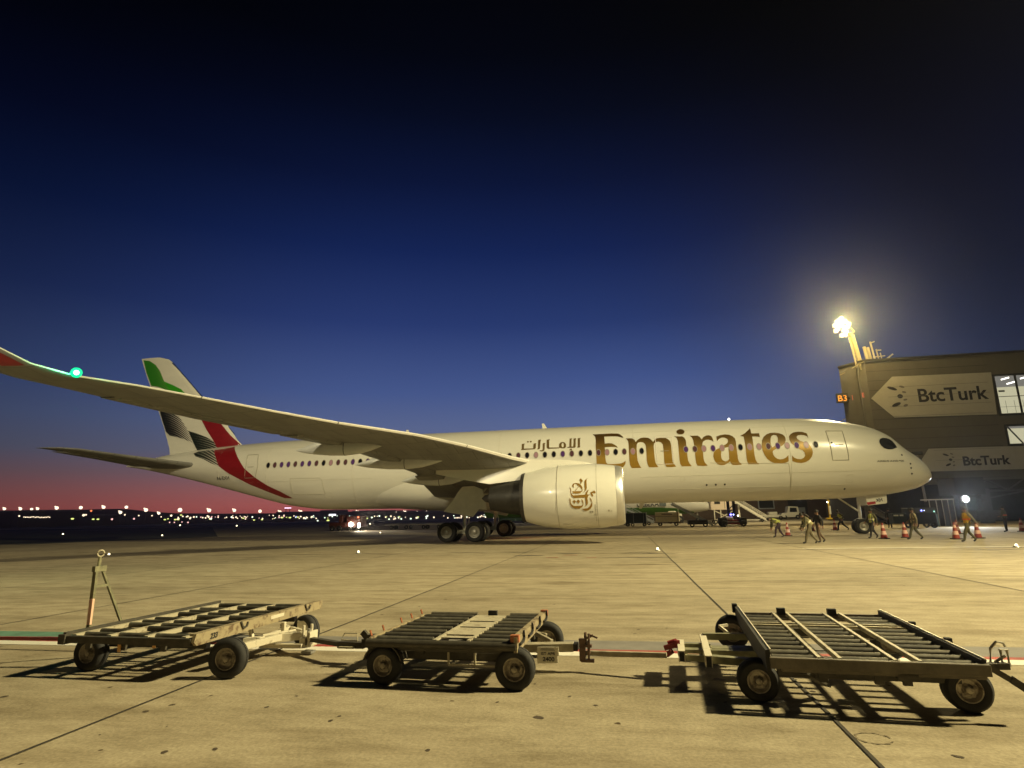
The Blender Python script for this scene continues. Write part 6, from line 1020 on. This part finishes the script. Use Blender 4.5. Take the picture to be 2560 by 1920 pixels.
# ------------------------------------------------------------------ inset lights on the apron
iv = thing('inset_light', 'x', 'airfield light', (0, 0, 0), 0, 'inset lights along the apron line')
b = MB(); b.lathe([(0, .14), (.05, .11), (.06, .0)], 'z', (0, 0, 0), 14); b.build('housing', GREYM, iv); bulb('lens', (0, 0, .09), .055, (1, .85, .5), 5, iv)
for i, (x, l) in enumerate(((-50.7, 'beside the raised towing eye'), (-35.65, 'below the distant tug headlights'), (-20.4, 'on the slab joint below the middle of the jet'), (-5.2, 'at the far right edge'))):
    c = iv if i == 0 else dup(iv); c.location = (x, -17.9, 0); c['label'] = 'glowing inset light in the concrete, '+l
for i, (x, y, l) in enumerate(((-118, 42.7, 'leftmost on the dark field'), (-82.4, 23.7, 'second on the dark field'), (-147, 133, 'farther away between the field lights'), (-50.5, 20.7, 'behind the main wheels'), (-222, 200, 'far away near the horizon'), (-95, 120, 'near the distant tug'))):
    c = dup(iv); s = max(1, math.hypot(x+22, y+48)/60); c.scale = (s, s, s); c.location = (x, y, 0); c['label'] = 'tiny white airfield light, '+l; c['group'] = 'edge lights on the far field'
# ------------------------------------------------------------------ distant airfield (world positions, 600-900 m away)
GLC = [(1, .78, .52), (.85, .95, .25), (1, .55, .50), (1, .25, .08), (.45, .5, 1), (.85, 1, .75)]
GL = [emat('far_glow_%d' % i, c, 2.2 if i in (0, 5) else 1.5) for i, c in enumerate(GLC)]
MG = emat('mast_glow', (1, .80, .58), 2.2)
PD = mat('far_pole', (.05, .045, .04), .8)
def ball(name, m, r_, parent, loc=(0, 0, 0), n=8):
    b = MB(); b.lathe([(r_*math.sin(-PI/2+PI*i/5), max(.001, r_*math.cos(-PI/2+PI*i/5))) for i in range(6)], 'z', (0, 0, 0), n); return b.build(name, m, parent, smooth=True, loc=loc)
ORD = ['first', 'second', 'third', 'fourth', 'fifth', 'sixth', 'seventh', 'eighth', 'ninth', 'tenth', 'eleventh', 'twelfth', 'thirteenth', 'fourteenth', 'fifteenth', 'sixteenth', 'seventeenth', 'eighteenth', 'nineteenth', 'twentieth', 'twenty-first', 'twenty-second', 'twenty-third', 'twenty-fourth', 'twenty-fifth']
ms = sorted(FAR['M'], key=lambda p: math.atan2(p[0]+22, p[1]+48))
for i, (x, y, z, r_) in enumerate(ms):
    t = thing('distant_light_mast', 'tall apron floodlight mast glowing on the horizon, %s from the left' % ORD[i], 'light mast', (x, y, 0), 0, 'floodlight masts on the far side of the airfield')
    b = MB(); b.tube([(0, 0, 0), (0, 0, z)], .35, 6); b.build('pole', PD, t); ball('lamp_head', MG, r_, t, (0, 0, z))
    if i % 3 != 2: ball('lamp_head', MG, r_*.4, t, (-r_*1.2, 0, z+r_*.9))
protos = {}
for x, y, z, r_, c in FAR['S']:
    if c not in protos:
        t = thing('distant_lamp', 'x', 'lamp', (x, y, 0), 0, 'small lamps of the distant airfield')
        b = MB(); b.tube([(0, 0, 0), (0, 0, 1)], .12, 5); b.build('post', PD, t); ball('bulb', GL[c], 1.0, t, (0, 0, 1)); protos[c] = t
        t['label'] = 'small %s lamp in the sprinkle of lights along the distant airfield' % ['warm white', 'yellow-green', 'pinkish', 'orange-red', 'blue', 'pale green-white'][c]
    else: t = dup(protos[c]); t.location = (x, y, 0)
    z = max(z, .6)
    for k in kids(t):
        if k.name.startswith('bulb'): k.location = (0, 0, z); k.scale = (r_*(1.5 if c == 1 else 1), r_, r_*(.7 if c == 1 else 1))
        else: k.scale = (1, 1, z)
for i, (a, q, c) in enumerate(FAR['P']):
    t = thing('lit_sign_board', ['pink-white roof sign over the distant terminal', 'blurred white lit board under the rear belly', 'white lit vehicle top behind the dark tug', 'white lit bus roof behind the engine'][i], 'lit sign', (a[0], a[1], 0))
    dx, dy = q[0]-a[0], q[1]-a[1]
    b = MB(); b.add([(0, 0, a[2]), (dx, dy, a[2]), (dx, dy, q[2]), (0, 0, q[2]), (-.8, .8, a[2]), (dx-.8, dy+.8, a[2]), (dx-.8, dy+.8, q[2]), (-.8, .8, q[2])], [(0, 1, 2, 3), (7, 6, 5, 4), (0, 4, 5, 1), (1, 5, 6, 2), (2, 6, 7, 3), (3, 7, 4, 0)]); b.build('lit_board', emat('board_glow_%d' % i, [(1, .75, 1), (.95, .93, 1), (.92, .95, 1), (.95, 1, .95)][i], 2.6), t)
    b = MB(); b.bar((dx*.2, dy*.2, 0), (dx*.2, dy*.2, a[2]), .6); b.bar((dx*.8, dy*.8, 0), (dx*.8, dy*.8, a[2]), .6); b.build('support', PD, t)
b = MB(); Hh = FAR['H']; n = len(Hh); vs = [(p[0], p[1], -.5) for p in Hh]+[tuple(p) for p in Hh]+[(p[0]*1.25, p[1]*1.25+50, p[2]*.9) for p in Hh]
b.add(vs, [(i, i+1, i+1+n, i+n) for i in range(n-1)]+[(i+n, i+1+n, i+1+2*n, i+2*n) for i in range(n-1)]); tag(b.build('distant_hills', mat('far_hill', (.018, .014, .013), .95, var=.3, vscale=.02)), kind='structure')
HG = mat('far_hangar', (.030, .023, .018), .9, var=.3, vscale=.05)
BL = ['at the far left edge of the horizon', 'with a long row of lit windows', 'low and pale right of the row of lit windows', 'below the tail end of the fuselage', 'behind the dark tug with headlights', 'under the rear belly', 'behind the main wheels and engine']
for i, (a, q) in enumerate(FAR['B']):
    t = thing('distant_hangar', 'distant hangar '+BL[i], 'building', (a[0], a[1], 0)); dx, dy, h = q[0]-a[0], q[1]-a[1], a[2]
    L_ = math.hypot(dx, dy); nx, ny = -dy/L_*30, dx/L_*30
    b = MB(); b.add([(0, 0, 0), (dx, dy, 0), (dx+nx, dy+ny, 0), (nx, ny, 0), (0, 0, h), (dx, dy, h), (dx+nx, dy+ny, h), (nx, ny, h), (nx*.5, ny*.5, h*1.12), (dx+nx*.5, dy+ny*.5, h*1.12)], [(0, 1, 5, 4), (1, 2, 6, 9, 5), (2, 3, 7, 6), (3, 0, 4, 8, 7), (4, 5, 9, 8), (6, 7, 8, 9)]); b.build('wall', HG, t)
# vehicles on the far apron
hv = thing('airport_tug', 'dark tug with dazzling headlights on the taxiway behind the main wheels', 'tug', (-63.6, 40.5, 0), -.1)
b = MB(); b.box((-3.2, -1, .5), (-.2, 1, 1.3)); b.box((-.2, -1, .5), (2.2, 1, 2.2)); b.box((-1.6, -.9, 1.3), (-.9, .9, 2.4)); b.build('body', mat('tug_dark_red', (.10, .03, .025), .5, var=.2, vscale=2), hv, bevel=.06)
b = MB(); wheels(b, [(-2.6, -1), (-1.4, -1), (.6, -1), (2.0, -1)], .42, .3); b.build('wheels', RUBBER, hv)
bulb('headlight', (.75, -1.25, .95), .34, (1, .9, .68), 26, hv); bulb('headlight', (2.15, -1.25, 1.0), .18, (1, .95, .8), 18, hv); bulb('headlight', (2.15, -1.25, .62), .18, (1, .95, .8), 18, hv); bulb('marker_light', (1.9, -1.1, 2.0), .12, (1, .18, .08), 4, hv)
lamp('tug_headlight', 'SPOT', (-62.5, 38.9, 1.1), 9000, (1, .85, .62), .25, (-46, 27, 0), 60, .5)
for i, (x, y, l) in enumerate(((-57.5, 46.0, 'left flat cargo trailer behind the tug with headlights'), (-52.0, 45.6, 'right flat cargo trailer close to the main wheels'))):
    if i == 0:
        ft = thing('flat_trailer', 'grey '+l, 'trailer', (x, y, 0), -.03, 'flat cargo trailers beyond the jet'); b = MB(); b.box((-2.3, -1.2, .62), (2.3, 1.2, .80)); b.bar((2.3, 0, .6), (3.2, 0, .5), .12); b.build('deck', mat('trailer_grey', (.30, .28, .23), .6, var=.15, vscale=2), ft); b = MB(); wheels(b, [(-1.2, -1), (-.6, -1), (1.3, -1), (1.3, 1), (-1.2, 1)], .30, .25); b.build('wheels', RUBBER, ft)
    else: c = dup(ft, (x, y, 0), -.03, 'grey '+l)
bs = thing('airport_bus', 'dark green bus with bright white lamps, seen between the main wheels and the engine', 'bus', (-47.6, 96, 0), -.2)
b = MB(); b.box((-4, -1.2, .5), (3.8, 1.2, 2.8)); b.build('body', mat('bus_green', (.03, .06, .035), .5, var=.1, vscale=2), bs, bevel=.08); b = MB(); b.box((-3.7, -1.24, 1.6), (3.4, -1.21, 2.5)); b.build('window', mat('bus_glass', (.02, .04, .03), .2, emit=((.3, .5, .3), .15)), bs); b = MB(); wheels(b, [(-2.6, -1.1), (2.4, -1.1)], .5, .3); b.build('wheels', RUBBER, bs)
for x, z, s in ((-3.4, 3.0, .28), (-2.5, 3.1, .32), (-1.6, 3.1, .32), (-.8, 3.1, .32), (0, 3.1, .32), (2.2, 3.0, .35), (3.1, 3.0, .4), (3.3, 2.2, .3), (2.9, .9, .2)): bulb('lamp', (x, -1.35, z), s, (1, 1, .95), 7, bs)
# ------------------------------------------------------------------ thin night haze added to put halos round the lamps
b = MB(); b.box((-1200, -120, -1.0), (400, 1300, 27.2)); hz = b.build('halo_haze', mat('halo_haze_air', (1, 1, 1)), None); tag(hz, kind='stuff')
hm = bpy.data.materials.new('halo_haze_volume'); hm.use_nodes = True; ht = hm.node_tree; ht.nodes.remove(ht.nodes['Principled BSDF'])
pv = ht.nodes.new('ShaderNodeVolumePrincipled'); pv.inputs['Color'].default_value = (.9, .9, .9, 1); pv.inputs['Density'].default_value = .00024; pv.inputs['Anisotropy'].default_value = .88
ht.links.new(pv.outputs[0], ht.nodes['Material Output'].inputs['Volume']); hz.data.materials.clear(); hz.data.materials.append(hm)
